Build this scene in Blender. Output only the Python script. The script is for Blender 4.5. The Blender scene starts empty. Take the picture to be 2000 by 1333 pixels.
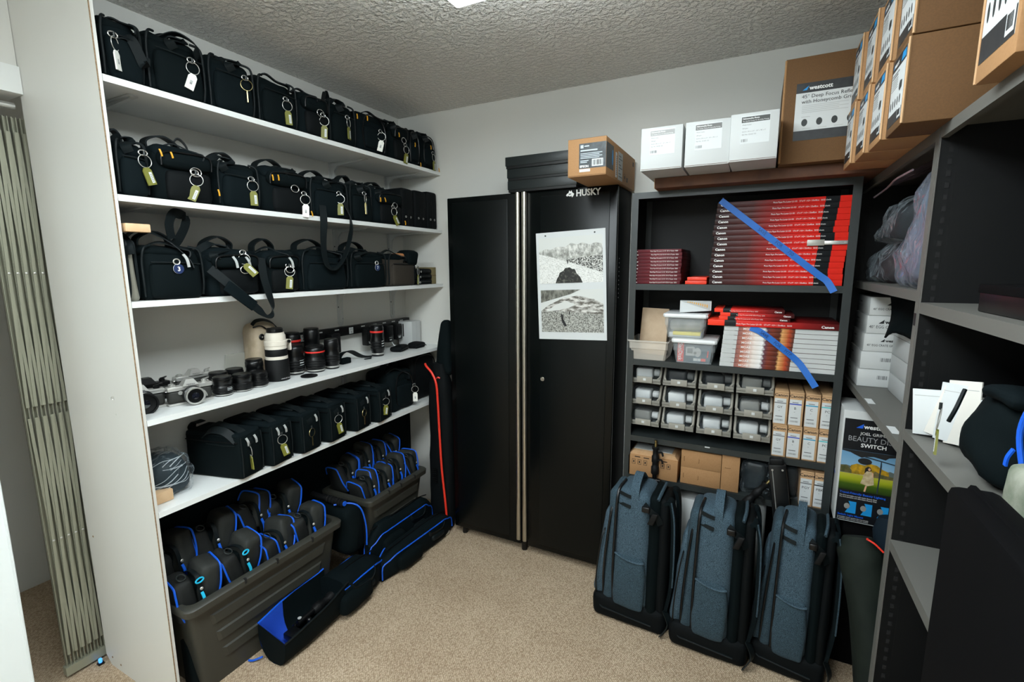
import bpy, math, random
from mathutils import Vector as V, Matrix, noise
S = bpy.context.scene
C = S.collection
PI = math.pi
sin, cos, rad = math.sin, math.cos, math.radians

# ------------------------------------------------------------------ camera
yaw, pit, rol = -.4722, -.1547, -.0057
fw = V((sin(yaw) * cos(pit), cos(yaw) * cos(pit), sin(pit)))
rt = V((cos(yaw), -sin(yaw), 0))
up = rt.cross(fw)
r2 = rt * cos(rol) + up * sin(rol)
u2 = up * cos(rol) - rt * sin(rol)
cd = bpy.data.cameras.new('camera')
cd.sensor_width = 36
cd.lens = 932 / 2000 * 36
cd.clip_start = .05
cam = bpy.data.objects.new('camera', cd)
C.objects.link(cam)
m4 = Matrix((r2, u2, -fw)).transposed().to_4x4()
m4.translation = (0, 0, 1.548)
cam.matrix_world = m4
S.camera = cam

# ------------------------------------------------------------------ world, exposure
W = bpy.data.worlds.new('world')
S.world = W
W.use_nodes = True
W.node_tree.nodes['Background'].inputs[0].default_value = (.8, .9, 1, 1)
W.node_tree.nodes['Background'].inputs[1].default_value = .05
S.view_settings.view_transform = 'Standard'
S.view_settings.look = 'None'
S.view_settings.gamma = 1
S.view_settings.use_curve_mapping = False
S.view_settings.exposure = 1.34
S.cycles.max_bounces = 5
S.cycles.diffuse_bounces = 3
S.cycles.caustics_reflective = False
S.cycles.caustics_refractive = False
S.cycles.glossy_bounces = 2
S.cycles.transparent_max_bounces = 6
LAMP, LAMP2 = 6.0, 9.5     # strength of the ceiling fixtures' diffusers

# ------------------------------------------------------------------ materials
def lin(c):
    return tuple(((x / 255) / 12.92 if x / 255 <= .04045 else ((x / 255 + .055) / 1.055) ** 2.4) for x in c)

MATS = {}
def M(name, col, rough=.6, metal=0, spec=.5, bump=None, var=None, sheen=0, coat=0, alpha=1, emit=0, trans=0, coord='Object'):
    """plain procedural surface: bump=(scale, strength), var=(scale, other colour, detail)"""
    if name in MATS: return MATS[name]
    m = bpy.data.materials.new(name); m.use_nodes = True
    nt = m.node_tree; b = nt.nodes['Principled BSDF']
    c = lin(col) + (1,)
    b.inputs['Base Color'].default_value = c
    b.inputs['Roughness'].default_value = rough
    b.inputs['Metallic'].default_value = metal
    b.inputs['Specular IOR Level'].default_value = spec
    b.inputs['Sheen Weight'].default_value = sheen
    b.inputs['Coat Weight'].default_value = coat
    b.inputs['Alpha'].default_value = alpha
    b.inputs['Transmission Weight'].default_value = trans
    if emit:
        b.inputs['Emission Color'].default_value = c
        b.inputs['Emission Strength'].default_value = emit
    tc = nt.nodes.new('ShaderNodeTexCoord')
    if var:
        n = nt.nodes.new('ShaderNodeTexNoise'); n.inputs['Scale'].default_value = var[0]
        n.inputs['Detail'].default_value = var[2] if len(var) > 2 else 4
        nt.links.new(tc.outputs[coord], n.inputs['Vector'])
        r = nt.nodes.new('ShaderNodeValToRGB')
        r.color_ramp.elements[0].color = c; r.color_ramp.elements[1].color = lin(var[1]) + (1,)
        r.color_ramp.elements[0].position = .35; r.color_ramp.elements[1].position = .68
        nt.links.new(n.outputs['Fac'], r.inputs['Fac']); nt.links.new(r.outputs['Color'], b.inputs['Base Color'])
    if bump:
        n = nt.nodes.new('ShaderNodeTexNoise'); n.inputs['Scale'].default_value = bump[0]
        n.inputs['Detail'].default_value = 3
        nt.links.new(tc.outputs[coord], n.inputs['Vector'])
        bp = nt.nodes.new('ShaderNodeBump'); bp.inputs['Strength'].default_value = bump[1]
        bp.inputs['Distance'].default_value = bump[2] if len(bump) > 2 else .002
        nt.links.new(n.outputs['Fac'], bp.inputs['Height']); nt.links.new(bp.outputs['Normal'], b.inputs['Normal'])
    MATS[name] = m
    return m

def ramp_mat(name, axis, stops, rough=.35, vary=None, const=False):
    """colour bands along one object axis, in metres: stops = [(pos, colour)...]"""
    if name in MATS: return MATS[name]
    m = M(name, (128, 128, 128), rough, spec=.18)
    nt = m.node_tree; b = nt.nodes['Principled BSDF']
    tc = nt.nodes.new('ShaderNodeTexCoord'); sp = nt.nodes.new('ShaderNodeSeparateXYZ')
    nt.links.new(tc.outputs['Object'], sp.inputs[0])
    lo, hi = stops[0][0], stops[-1][0]
    mr = nt.nodes.new('ShaderNodeMapRange')
    mr.inputs['From Min'].default_value = lo; mr.inputs['From Max'].default_value = hi
    src = sp.outputs['XYZ'.index(axis)]
    if vary:
        n = nt.nodes.new('ShaderNodeTexNoise'); n.inputs['Scale'].default_value = vary[0]
        nt.links.new(tc.outputs['Object'], n.inputs['Vector'])
        a = nt.nodes.new('ShaderNodeMath'); a.operation = 'MULTIPLY_ADD'
        a.inputs[1].default_value = vary[1]
        nt.links.new(n.outputs['Fac'], a.inputs[0]); nt.links.new(src, a.inputs[2]); src = a.outputs[0]
    nt.links.new(src, mr.inputs['Value'])
    r = nt.nodes.new('ShaderNodeValToRGB'); cr = r.color_ramp
    if const: cr.interpolation = 'CONSTANT'
    while len(cr.elements) < len(stops): cr.elements.new(.5)
    for e, (p, c) in zip(cr.elements, stops):
        e.position = (p - lo) / (hi - lo)
    for e, (p, c) in zip(cr.elements, stops):
        e.position = (p - lo) / (hi - lo); e.color = lin(c) + (1,)
    nt.links.new(mr.outputs[0], r.inputs['Fac']); nt.links.new(r.outputs['Color'], b.inputs['Base Color'])
    return m

wall_m = M('wall_paint', (214, 213, 207), .6, bump=(220, .12))
white_board = M('white_melamine', (226, 228, 226), .35)
panel_m = M('panel_laminate', (206, 205, 199), .45, bump=(300, .04))
chip_edge = M('particle_board_edge', (150, 126, 98), .9, var=(180, (116, 92, 66)))
pine = M('pine_wood', (224, 190, 150), .6, var=(14, (200, 160, 118)))
brownwood = M('stained_board', (104, 66, 44), .6, var=(20, (82, 50, 34)))
black_fab = M('black_nylon', (4, 13, 15), .85, spec=.12, bump=(900, .25, .0006))
black_fab2 = M('black_cordura', (6, 16, 19), .85, spec=.12, bump=(600, .35, .0008))
black_soft = M('black_neoprene', (5, 9, 11), .75, spec=.15)
web_m = M('black_webbing', (10, 18, 20), .6, spec=.22, bump=(700, .3, .0006))
brown_fab = M('brown_canvas', (42, 36, 28), .85, bump=(700, .3, .0008))
tan_leather = M('tan_leather', (170, 112, 66), .6)
grey_fab = M('grey_canvas', (120, 118, 106), .85, bump=(500, .3, .001))
olive_fab = M('grey_green_canvas', (150, 152, 138), .85, var=(22, (92, 104, 84)), bump=(500, .3, .001))
heather = M('blue_heather', (22, 44, 56), .9, var=(420, (80, 102, 116), 2), bump=(500, .4, .0008))
heather_d = M('blue_heather_dark', (18, 38, 48), .9, var=(420, (62, 84, 96), 2), bump=(500, .4, .0008))
blue_m = M('blue_piping', (18, 92, 214), .5)
cyan_m = M('cyan_tag', (30, 180, 220), .5)
bluelin = M('blue_lining', (28, 78, 200), .7, bump=(60, .4, .004))
red_m = M('red_zip', (232, 52, 34), .5)
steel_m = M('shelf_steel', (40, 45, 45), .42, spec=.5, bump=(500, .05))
steel_in = M('shelf_steel_shaded', (9, 10, 11), .55, spec=.3)  # shelf steel painted near black for the shade inside the units
steel_r = M('grey_shelf_steel', (98, 97, 92), .5, bump=(500, .05))
slot_m = M('slot_black', (8, 8, 9), .8)
cab_m = M('cabinet_black', (5, 8, 8), .26, spec=.22, bump=(700, .06, .0006))
cab_side = M('cabinet_side', (6, 8, 8), .7, spec=.1)
cab_in = M('cabinet_panel', (7, 11, 11), .34, spec=.22, bump=(700, .1, .0006))
alu = M('aluminium', (190, 186, 176), .32, 1)
chrome = M('chrome', (210, 210, 206), .2, .75)
satin = M('satin_chrome', (196, 195, 190), .32, .6)
brass = M('brass_wire', (176, 160, 112), .3, 1)
tag_green = M('tag_olive', (112, 112, 40), .5)
tag_cream = M('tag_cream', (206, 190, 130), .5)
tag_white = M('tag_white', (232, 232, 224), .5)
paper = M('paper_white', (204, 207, 207), .55)
paper_g = M('paper_grey', (176, 178, 176), .6)
yellow_m = M('yellow_pull', (222, 160, 40), .5)
ink = M('black_print', (18, 18, 20), .6)
ink_g = M('grey_print', (110, 112, 112), .6)
ink_w = M('white_print', (232, 232, 230), .5)
ink_b = M('blue_print', (20, 140, 206), .5)
ink_r = M('red_print', (220, 48, 40), .5)
kraft = M('kraft_board', (168, 126, 84), .75, var=(200, (162, 120, 78)), bump=(300, .06))
kraft_l = M('kraft_light', (192, 154, 114), .75, var=(60, (184, 146, 106)))
kraft_d = M('kraft_dark', (104, 72, 38), .8, var=(260, (96, 66, 34)))
kraft_seam = M('kraft_seam', (92, 62, 36), .9)
wbox_m = M('white_carton', (190, 192, 191), .6, bump=(260, .05))
plastic_l = M('black_plastic', (11, 12, 13), .35, spec=.35)
plastic_r = M('black_rubber', (12, 13, 14), .6, spec=.25, bump=(500, .3, .0006))
lens_black = M('lens_black', (8, 9, 10), .3, spec=.4)
lens_white = M('lens_cream', (226, 218, 204), .4)
case_cream = M('lens_case_cream', (196, 180, 156), .6, var=(30, (176, 158, 132)))
glass_m = M('lens_glass', (20, 22, 30), .05, spec=.8, coat=1)
leather_m = M('camera_leather', (40, 40, 36), .7, bump=(700, .5, .0008))
tote_m = M('tote_plastic', (52, 52, 46), .45, bump=(400, .06))
bin_m = M('bin_plastic', (130, 128, 120), .5)
bin_d = M('bin_label_holder', (150, 146, 136), .5)
lid_m = M('lid_plastic', (220, 222, 222), .4)
gate_m = M('gate_steel', (150, 150, 132), .4, .3, bump=(40, .1))
sheet_m = M('white_sheet', (226, 232, 232), .8, bump=(14, .25, .01))
dark_m = M('dark_case', (5, 5, 6), .8, spec=.08)
red_card = M('red_carton', (236, 60, 34), .4)
black_card = M('black_carton', (18, 20, 21), .45)
green_fab = M('dark_green_fabric', (16, 22, 18), .75, spec=.2, var=(8, (27, 34, 28)), bump=(30, .3, .006))
navy_fab = M('dark_blue_fabric', (14, 28, 38), .85, spec=.2, bump=(300, .2, .001))
tape_m = M('blue_tape', (12, 98, 186), .55, bump=(60, .1))
def film(name, col, a, rough=.12):
    """creased clear film: mostly see-through, glossy where the folds catch the light"""
    if name in MATS: return MATS[name]
    m = bpy.data.materials.new(name); m.use_nodes = True; MATS[name] = m
    nt = m.node_tree; L = nt.links.new; nt.nodes.clear()
    out = nt.nodes.new('ShaderNodeOutputMaterial'); mx = nt.nodes.new('ShaderNodeMixShader')
    tr = nt.nodes.new('ShaderNodeBsdfTransparent'); gl = nt.nodes.new('ShaderNodeBsdfPrincipled')
    gl.inputs['Base Color'].default_value = lin(col) + (1,); gl.inputs['Roughness'].default_value = rough
    gl.inputs['Specular IOR Level'].default_value = 1.0; gl.inputs['Coat Weight'].default_value = 1.0; gl.inputs['Coat Roughness'].default_value = .08
    tc = nt.nodes.new('ShaderNodeTexCoord'); n = nt.nodes.new('ShaderNodeTexNoise')
    mp = nt.nodes.new('ShaderNodeMapping'); mp.inputs['Scale'].default_value = (1, 1.6, .6); mp.inputs['Rotation'].default_value = (.6, .3, .2)
    n.inputs['Scale'].default_value = 24; n.inputs['Detail'].default_value = 2
    L(tc.outputs['Object'], mp.inputs[0]); L(mp.outputs[0], n.inputs['Vector'])
    bp = nt.nodes.new('ShaderNodeBump'); bp.inputs['Strength'].default_value = 1; bp.inputs['Distance'].default_value = .02
    L(n.outputs['Fac'], bp.inputs['Height']); L(bp.outputs[0], gl.inputs['Normal']); L(bp.outputs[0], gl.inputs['Coat Normal'])
    lw = nt.nodes.new('ShaderNodeLayerWeight'); lw.inputs['Blend'].default_value = .5
    L(bp.outputs[0], lw.inputs['Normal'])
    mr = nt.nodes.new('ShaderNodeMapRange'); mr.inputs['From Min'].default_value = .45; mr.inputs['From Max'].default_value = .95
    mr.inputs['To Min'].default_value = a; mr.inputs['To Max'].default_value = min(1, a + .55)
    L(lw.outputs['Facing'], mr.inputs['Value']); L(mr.outputs[0], mx.inputs[0])
    L(tr.outputs[0], mx.inputs[1]); L(gl.outputs[0], mx.inputs[2]); L(mx.outputs[0], out.inputs[0])
    return m
clear_film = film('clear_film', (190, 204, 212), .03)
clear_bin = M('clear_bin', (210, 216, 218), .2, spec=.6, alpha=.32)
milky_bin = M('milky_bin', (214, 208, 198), .35, spec=.5, alpha=.55)

# ------------------------------------------------------------------ objects
def thing(name, label, cat, loc=(0, 0, 0), rz=0, group=None, rot=None):
    o = bpy.data.objects.new(name, None); C.objects.link(o)
    o.empty_display_size = .05
    o.location = loc; o.rotation_euler = rot if rot else (0, 0, rz)
    o['label'] = label; o['category'] = cat
    if group: o['group'] = group
    return o

def link(name, me, mat, parent=None):
    if mat is not None and not me.materials: me.materials.append(mat)
    o = bpy.data.objects.new(name, me); C.objects.link(o)
    if parent: o.parent = parent
    return o

class MB:
    """collects shapes; build() links them as ONE mesh object"""
    def __init__(s): s.v = []; s.f = []; s.M = None
    def add(s, vs, fs):
        k = len(s.v)
        s.v += [tuple(s.M @ V(p)) if s.M else tuple(p) for p in vs]
        s.f += [tuple(i + k for i in f) for f in fs]
        return s
    def box(s, c, d, b=0):
        x, y, z = d[0] / 2, d[1] / 2, d[2] / 2
        if b <= 0:
            vs = [(c[0] + i * x, c[1] + j * y, c[2] + k * z) for i in (-1, 1) for j in (-1, 1) for k in (-1, 1)]
            return s.add(vs, [(0, 1, 3, 2), (4, 6, 7, 5), (0, 4, 5, 1), (2, 3, 7, 6), (0, 2, 6, 4), (1, 5, 7, 3)])
        return s.soft(c, d, b, n=1, rs=1)
    def b2(s, lo, hi, b=0):
        return s.box([(l + h) / 2 for l, h in zip(lo, hi)], [h - l for l, h in zip(lo, hi)], b)
    def soft(s, c, d, r, n=3, rs=2, bulge=0, wr=0, seed=0, taper=(1, 1), shear=(0, 0), fs=14, sag=0):
        """rounded, bulged, wrinkled box"""
        h = [d[0] / 2, d[1] / 2, d[2] / 2]; r = min(r, *[q * .98 for q in h])
        ax = []
        for q in h:
            L = [-q + r * (1 - cos(PI / 2 * i / rs)) for i in range(rs)] + [-q + r + (2 * q - 2 * r) * i / n for i in range(n + 1)] + [q - r * (1 - cos(PI / 2 * (rs - 1 - i) / rs)) for i in range(rs)]
            ax.append(L)
        N = len(ax[0]); idx = {}; vs = []; fs_ = []
        def gv(i, j, k):
            key = (i, j, k)
            if key in idx: return idx[key]
            p = V((ax[0][i], ax[1][j], ax[2][k]))
            q = V([max(-(h[a] - r), min(h[a] - r, p[a])) for a in range(3)])
            dr = p - q
            p2 = q + dr.normalized() * r if dr.length > 1e-9 else p
            u = V([p2[a] / h[a] for a in range(3)])
            if bulge:
                w = [(1 - u[1] ** 2) * (1 - u[2] ** 2), (1 - u[0] ** 2) * (1 - u[2] ** 2), (1 - u[0] ** 2) * (1 - u[1] ** 2)]
                p2 = p2 + V([(1 if u[a] > 0 else -1) * abs(u[a]) ** 3 * max(0, w[a]) * bulge for a in range(3)])
            t = (u[2] + 1) / 2
            p2.x *= 1 + (taper[0] - 1) * t; p2.y *= 1 + (taper[1] - 1) * t
            p2.x += shear[0] * t; p2.y += shear[1] * t
            if sag: p2.z -= sag * (1 - u[0] ** 2) * max(0, u[2])
            if wr:
                nv = noise.noise_vector(p2 * fs + V((seed * 7.1, seed * 3.3, seed * 1.7)))
                p2 = p2 + nv * wr
            idx[key] = len(vs); vs.append(p2 + V(c))
            return idx[key]
        m = N - 1
        for i in range(m):
            for j in range(m):
                fs_.append((gv(i, j, 0), gv(i, j + 1, 0), gv(i + 1, j + 1, 0), gv(i + 1, j, 0)))
                fs_.append((gv(i, j, m), gv(i + 1, j, m), gv(i + 1, j + 1, m), gv(i, j + 1, m)))
                fs_.append((gv(i, 0, j), gv(i + 1, 0, j), gv(i + 1, 0, j + 1), gv(i, 0, j + 1)))
                fs_.append((gv(i, m, j), gv(i, m, j + 1), gv(i + 1, m, j + 1), gv(i + 1, m, j)))
                fs_.append((gv(0, i, j), gv(0, i, j + 1), gv(0, i + 1, j + 1), gv(0, i + 1, j)))
                fs_.append((gv(m, i, j), gv(m, i + 1, j), gv(m, i + 1, j + 1), gv(m, i, j + 1)))
        return s.add(vs, fs_)
    def lathe(s, prof, n=24, c=(0, 0, 0), ax='z', cap=True):
        vs = []; fs = []
        for (r, z) in prof:
            for i in range(n):
                a = 2 * PI * i / n
                p = (r * cos(a), r * sin(a), z)
                if ax == 'y': p = (p[0], -p[2], p[1])
                if ax == 'x': p = (p[2], p[0], p[1])
                vs.append((p[0] + c[0], p[1] + c[1], p[2] + c[2]))
        for k in range(len(prof) - 1):
            for i in range(n):
                fs.append((k * n + i, k * n + (i + 1) % n, (k + 1) * n + (i + 1) % n, (k + 1) * n + i))
        if cap:
            fs.append(tuple(range(n))[::-1]); fs.append(tuple((len(prof) - 1) * n + i for i in range(n)))
        return s.add(vs, fs)
    def cyl(s, c, r, h, n=20, ax='z'):
        return s.lathe([(r, 0), (r, h)], n, c, ax)
    def tube(s, pts, r, n=8, closed=False, rr=None):
        P = [V(p) for p in pts]; vs = []; fs = []; K = len(P)
        nrm = None
        for k in range(K):
            a = P[(k - 1) % K] if (closed or k > 0) else P[k]; b = P[(k + 1) % K] if (closed or k < K - 1) else P[k]
            t = (b - a).normalized()
            if nrm is None:
                nrm = t.cross(V((0, 0, 1)))
                if nrm.length < .1: nrm = t.cross(V((1, 0, 0)))
            nrm = (nrm - t * nrm.dot(t)).normalized()
            bi = t.cross(nrm); q = rr[k] if rr else r
            for i in range(n):
                an = 2 * PI * i / n
                vs.append(P[k] + nrm * cos(an) * q + bi * sin(an) * q)
        for k in range(K if closed else K - 1):
            for i in range(n):
                fs.append((k * n + i, k * n + (i + 1) % n, ((k + 1) % K) * n + (i + 1) % n, ((k + 1) % K) * n + i))
        if not closed: fs.append(tuple(range(n))[::-1]); fs.append(tuple((K - 1) * n + i for i in range(n)))
        return s.add(vs, fs)
    def ribbon(s, pts, wd, w, t=.002, smooth=6):
        """flat strap along pts; wd = width direction (one vector or one per point)"""
        if not isinstance(wd[0], (tuple, list, V)): wd = [wd] * len(pts)
        P = []; D = []
        n = len(pts)
        for k in range(n - 1):
            p0, p1, p2, p3 = [V(pts[max(0, min(n - 1, k + j))]) for j in (-1, 0, 1, 2)]
            for i in range(smooth):
                u = i / smooth
                P.append(.5 * ((2 * p1) + (p2 - p0) * u + (2 * p0 - 5 * p1 + 4 * p2 - p3) * u * u + (3 * p1 - p0 - 3 * p2 + p3) * u ** 3))
                D.append((V(wd[k]).lerp(V(wd[k + 1]), u)).normalized())
        P.append(V(pts[-1])); D.append(V(wd[-1]).normalized())
        vs = []; fs = []; K = len(P)
        for k in range(K):
            tg = (P[min(K - 1, k + 1)] - P[max(0, k - 1)]).normalized()
            d = (D[k] - tg * D[k].dot(tg)).normalized(); nn = tg.cross(d)
            for a, b in ((-1, -1), (1, -1), (1, 1), (-1, 1)):
                vs.append(P[k] + d * a * w / 2 + nn * b * t / 2)
        for k in range(K - 1):
            for i in range(4):
                fs.append((k * 4 + i, k * 4 + (i + 1) % 4, k * 4 + 4 + (i + 1) % 4, k * 4 + 4 + i))
        fs.append((3, 2, 1, 0)); fs.append(tuple((K - 1) * 4 + i for i in range(4)))
        return s.add(vs, fs)
    def ring(s, c, R, r, nrm=(0, 1, 0), n=28, m=6, squash=1):
        z = V(nrm).normalized(); x = z.cross(V((0, 0, 1)))
        x = x.normalized() if x.length > .01 else V((1, 0, 0)); y = z.cross(x)
        return s.tube([V(c) + x * R * squash * cos(2 * PI * i / n) + y * R * sin(2 * PI * i / n) for i in range(n)], r, m, closed=True)
    def prism(s, poly, t, M3=None):
        """extrude a polygon of (u, v) by t along w; M3 maps (u, v, w)"""
        n = len(poly); f = M3 or (lambda u, v, w: (u, v, w))
        vs = [f(u, v, 0) for u, v in poly] + [f(u, v, t) for u, v in poly]
        fs = [tuple(range(n))[::-1], tuple(range(n, 2 * n))] + [(i, (i + 1) % n, n + (i + 1) % n, n + i) for i in range(n)]
        return s.add(vs, fs)
    def loft(s, secs, cap=True, closed=True):
        n = len(secs[0]); vs = [p for q in secs for p in q]; fs = []
        for k in range(len(secs) - 1):
            for i in range(n if closed else n - 1):
                fs.append((k * n + i, k * n + (i + 1) % n, (k + 1) * n + (i + 1) % n, (k + 1) * n + i))
        if cap: fs.append(tuple(range(n))[::-1]); fs.append(tuple((len(secs) - 1) * n + i for i in range(n)))
        return s.add(vs, fs)
    def mesh(s, name, smooth=True, ang=40):
        me = bpy.data.meshes.new(name); me.from_pydata(s.v, [], s.f); me.update()
        if smooth:
            me.shade_smooth(); me.set_sharp_from_angle(angle=rad(ang))
        return me
    def build(s, name, mat, parent=None, smooth=True, ang=40):
        return link(name, s.mesh(name, smooth, ang), mat, parent)

def cr(pts, n=6):
    """Catmull-Rom through pts"""
    out = []; N = len(pts)
    for k in range(N - 1):
        p0, p1, p2, p3 = [V(pts[max(0, min(N - 1, k + j))]) for j in (-1, 0, 1, 2)]
        for i in range(n):
            u = i / n
            out.append(.5 * ((2 * p1) + (p2 - p0) * u + (2 * p0 - 5 * p1 + 4 * p2 - p3) * u * u + (3 * p1 - p0 - 3 * p2 + p3) * u ** 3))
    out.append(V(pts[-1]))
    return out

TXT = {}
def text_mesh(body, size, mat, align='LEFT', sx=1, space=1, bold=0):
    key = (body, round(size, 5), mat.name, align, sx, space, bold)
    if key in TXT: return TXT[key]
    cu = bpy.data.curves.new('lettering', 'FONT'); cu.body = body; cu.size = size
    cu.align_x = align; cu.resolution_u = 2; cu.space_character = space; cu.offset = bold * size
    ob = bpy.data.objects.new('lettering', cu)
    me = bpy.data.meshes.new_from_object(ob)
    bpy.data.objects.remove(ob); bpy.data.curves.remove(cu)
    me.name = 'lettering'
    if sx != 1:
        for v in me.vertices: v.co.x *= sx
    me.materials.clear(); me.materials.append(mat)
    TXT[key] = me
    return me

def frame(o, u, n):
    """matrix with x = u, z = n at o"""
    u = V(u).normalized(); n = V(n).normalized(); v = n.cross(u)
    m = Matrix((u, v, n)).transposed().to_4x4(); m.translation = o
    return m

def text(parent, body, size, o, u, n, mat, align='LEFT', sx=1, name='lettering', space=1, bold=0, off=.0006):
    ob = link(name, text_mesh(body, size, mat, align, sx, space, bold), None, parent)
    ob.matrix_local = frame(V(o) + V(n).normalized() * off, u, n)
    return ob

def plate(parent, name, o, u, n, w, h, mat, t=.0006, off=0.0):
    """thin card: o = lower-left corner on the surface, u = to the right, n = outward"""
    u = V(u).normalized(); n = V(n).normalized(); v = n.cross(u)
    b = MB(); b.add([V(o) + n * off + u * i * w + v * j * h + n * k * t for k in (0, 1) for j in (0, 1) for i in (0, 1)],
                    [(0, 2, 3, 1), (4, 5, 7, 6), (0, 1, 5, 4), (2, 6, 7, 3), (0, 4, 6, 2), (1, 3, 7, 5)])
    return b.build(name, mat, parent, smooth=False)

def shapes(parent, name, o, u, n, polys, mat, t=.0004, off=.0007):
    """flat printed shapes: polygons in (u, v) metres from o"""
    u = V(u).normalized(); n = V(n).normalized(); v = n.cross(u)
    b = MB()
    for q in polys: b.prism(q, t, lambda a, c, w: V(o) + u * a + v * c + n * (off + w))
    return b.build(name, mat, parent, smooth=False)

def rects(rs): return [[(x, y), (x + w, y), (x + w, y + h), (x, y + h)] for x, y, w, h in rs]
def ell(cx, cy, rx, ry, n=20): return [(cx + rx * cos(2 * PI * i / n), cy + ry * sin(2 * PI * i / n)) for i in range(n)]
def barcode(x, y, w, h, k=11, seed=1):
    r = random.Random(seed); out = []; p = x; st = w / (k * 2)
    while p < x + w: q = st * r.choice((.5, .8, 1.4)); out.append((p, y, q, h)); p += q + st * r.choice((.6, 1, 1.3))
    return rects(out)

def struct(name, mb, mat, smooth=False, label=None):
    o = mb.build(name, mat, None, smooth); o['kind'] = 'structure'
    if label: o['label'] = label
    return o

ORD = ['first', 'second', 'third', 'fourth', 'fifth', 'sixth', 'seventh', 'eighth', 'ninth', 'tenth', 'eleventh', 'twelfth', 'thirteenth', 'fourteenth', 'fifteenth']
def dup(root, loc, rz, label):
    r = root.copy(); C.objects.link(r); r.location = loc; r.rotation_euler = (0, 0, rz); r['label'] = label
    for ch in list(root.children):
        c = ch.copy(); C.objects.link(c); c.parent = r
        for g in ch.children:
            d = g.copy(); C.objects.link(d); d.parent = c
    return r

# ------------------------------------------------------------------ the room
def carpet_mat():
    m = M('carpet_loops', (176, 152, 124), .95)
    nt = m.node_tree; b = nt.nodes['Principled BSDF']; L = nt.links.new
    tc = nt.nodes.new('ShaderNodeTexCoord'); mp = nt.nodes.new('ShaderNodeMapping')
    mp.inputs['Rotation'].default_value = (0, 0, .5); mp.inputs['Scale'].default_value = (1, .62, 1)
    L(tc.outputs['Object'], mp.inputs[0])
    vo = nt.nodes.new('ShaderNodeTexVoronoi'); vo.inputs['Scale'].default_value = 190; vo.inputs['Randomness'].default_value = .55
    L(mp.outputs[0], vo.inputs['Vector'])
    r = nt.nodes.new('ShaderNodeValToRGB'); e = r.color_ramp.elements
    e[0].position = 0; e[0].color = lin((226, 206, 178)) + (1,); e[1].position = .8; e[1].color = lin((150, 126, 100)) + (1,)
    L(vo.outputs['Distance'], r.inputs['Fac'])
    n = nt.nodes.new('ShaderNodeTexNoise'); n.inputs['Scale'].default_value = 3.2; n.inputs['Detail'].default_value = 5
    L(tc.outputs['Object'], n.inputs['Vector'])
    r2_ = nt.nodes.new('ShaderNodeValToRGB'); e = r2_.color_ramp.elements
    e[0].position = .36; e[0].color = (.84, .81, .78, 1); e[1].position = .66; e[1].color = (1, 1, 1, 1)
    L(n.outputs['Fac'], r2_.inputs['Fac'])
    mx = nt.nodes.new('ShaderNodeMix'); mx.data_type = 'RGBA'; mx.blend_type = 'MULTIPLY'; mx.inputs[0].default_value = .8
    L(r.outputs['Color'], mx.inputs[6]); L(r2_.outputs['Color'], mx.inputs[7]); L(mx.outputs[2], b.inputs['Base Color'])
    bp = nt.nodes.new('ShaderNodeBump'); bp.inputs['Strength'].default_value = .8; bp.inputs['Distance'].default_value = .004; bp.invert = True
    L(vo.outputs['Distance'], bp.inputs['Height']); L(bp.outputs[0], b.inputs['Normal'])
    return m
def ceiling_mat():
    m = M('ceiling_texture', (252, 249, 242), .25, spec=.5)
    nt = m.node_tree; b = nt.nodes['Principled BSDF']; L = nt.links.new
    tc = nt.nodes.new('ShaderNodeTexCoord')
    n = nt.nodes.new('ShaderNodeTexNoise'); n.inputs['Scale'].default_value = 50; n.inputs['Detail'].default_value = 3; n.inputs['Roughness'].default_value = .55
    L(tc.outputs['Object'], n.inputs['Vector'])
    r = nt.nodes.new('ShaderNodeValToRGB'); e = r.color_ramp.elements
    e[0].position = .40; e[1].position = .60
    L(n.outputs['Fac'], r.inputs['Fac'])
    bp = nt.nodes.new('ShaderNodeBump'); bp.inputs['Strength'].default_value = 1; bp.inputs['Distance'].default_value = .013
    L(r.outputs['Color'], bp.inputs['Height']); L(bp.outputs[0], b.inputs['Normal'])
    return m

ZC = 2.44
struct('floor', MB().b2((-3.2, -2.2, -.05), (.9, 2.5, 0)), carpet_mat(), label='beige looped carpet')
struct('ceiling', MB().b2((-3.2, -2.2, ZC), (.9, 2.5, ZC + .05)), ceiling_mat(), label='textured off-white ceiling')
struct('wall_back', MB().b2((-2.3, 2.43, 0), (.9, 2.53, ZC)), wall_m)
struct('wall_left', MB().b2((-2.21, .784, 0), (-2.01, 2.43, ZC)), wall_m)
struct('wall_right', MB().b2((.66, -2.2, 0), (.78, 2.43, ZC)), wall_m)
struct('wall_front', MB().b2((-3.2, -2.2, 0), (.66, -2.08, ZC)), wall_m)
struct('wall_side_room', MB().b2((-3.2, -2.08, 0), (-3.08, 2.43, ZC)), wall_m)
struct('wall_alcove', MB().b2((-3.08, .9, 0), (-2.21, 1.0, ZC)), wall_m)
struct('trim_1', MB().b2((-2.30, -2.08, 2.2), (-2.20, .763, ZC)), wall_m, label='white soffit above the doorway')
struct('trim_2', MB().b2((-2.31, -2.08, 2.115), (-2.185, .763, 2.2)), white_board, label='white door head trim')

# ------------------------------------------------------------------ ceiling lamp
for y, lb in ((.742, 'bright white fluorescent fixture on the ceiling over the aisle'), (-.95, 'unseen white ceiling fixture added at the open end of the room')):  # second fixture is out of view, added to light the end panel
    lamp = thing('ceiling_lamp', lb, 'ceiling lamp', (-.567, y, ZC), group='ceiling fixtures')
    MB().b2((-.315, -.61, -.03), (.315, .61, 0)).build('housing', white_board, lamp, False)
    MB().soft((0, 0, -.065), (.60, 1.2, .11), .012, n=1, rs=2).build('diffuser', M('lamp_diffuser' + ('' if y > 0 else '_fill'), (240, 251, 255), .5, emit=LAMP if y > 0 else LAMP2), lamp)

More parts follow.
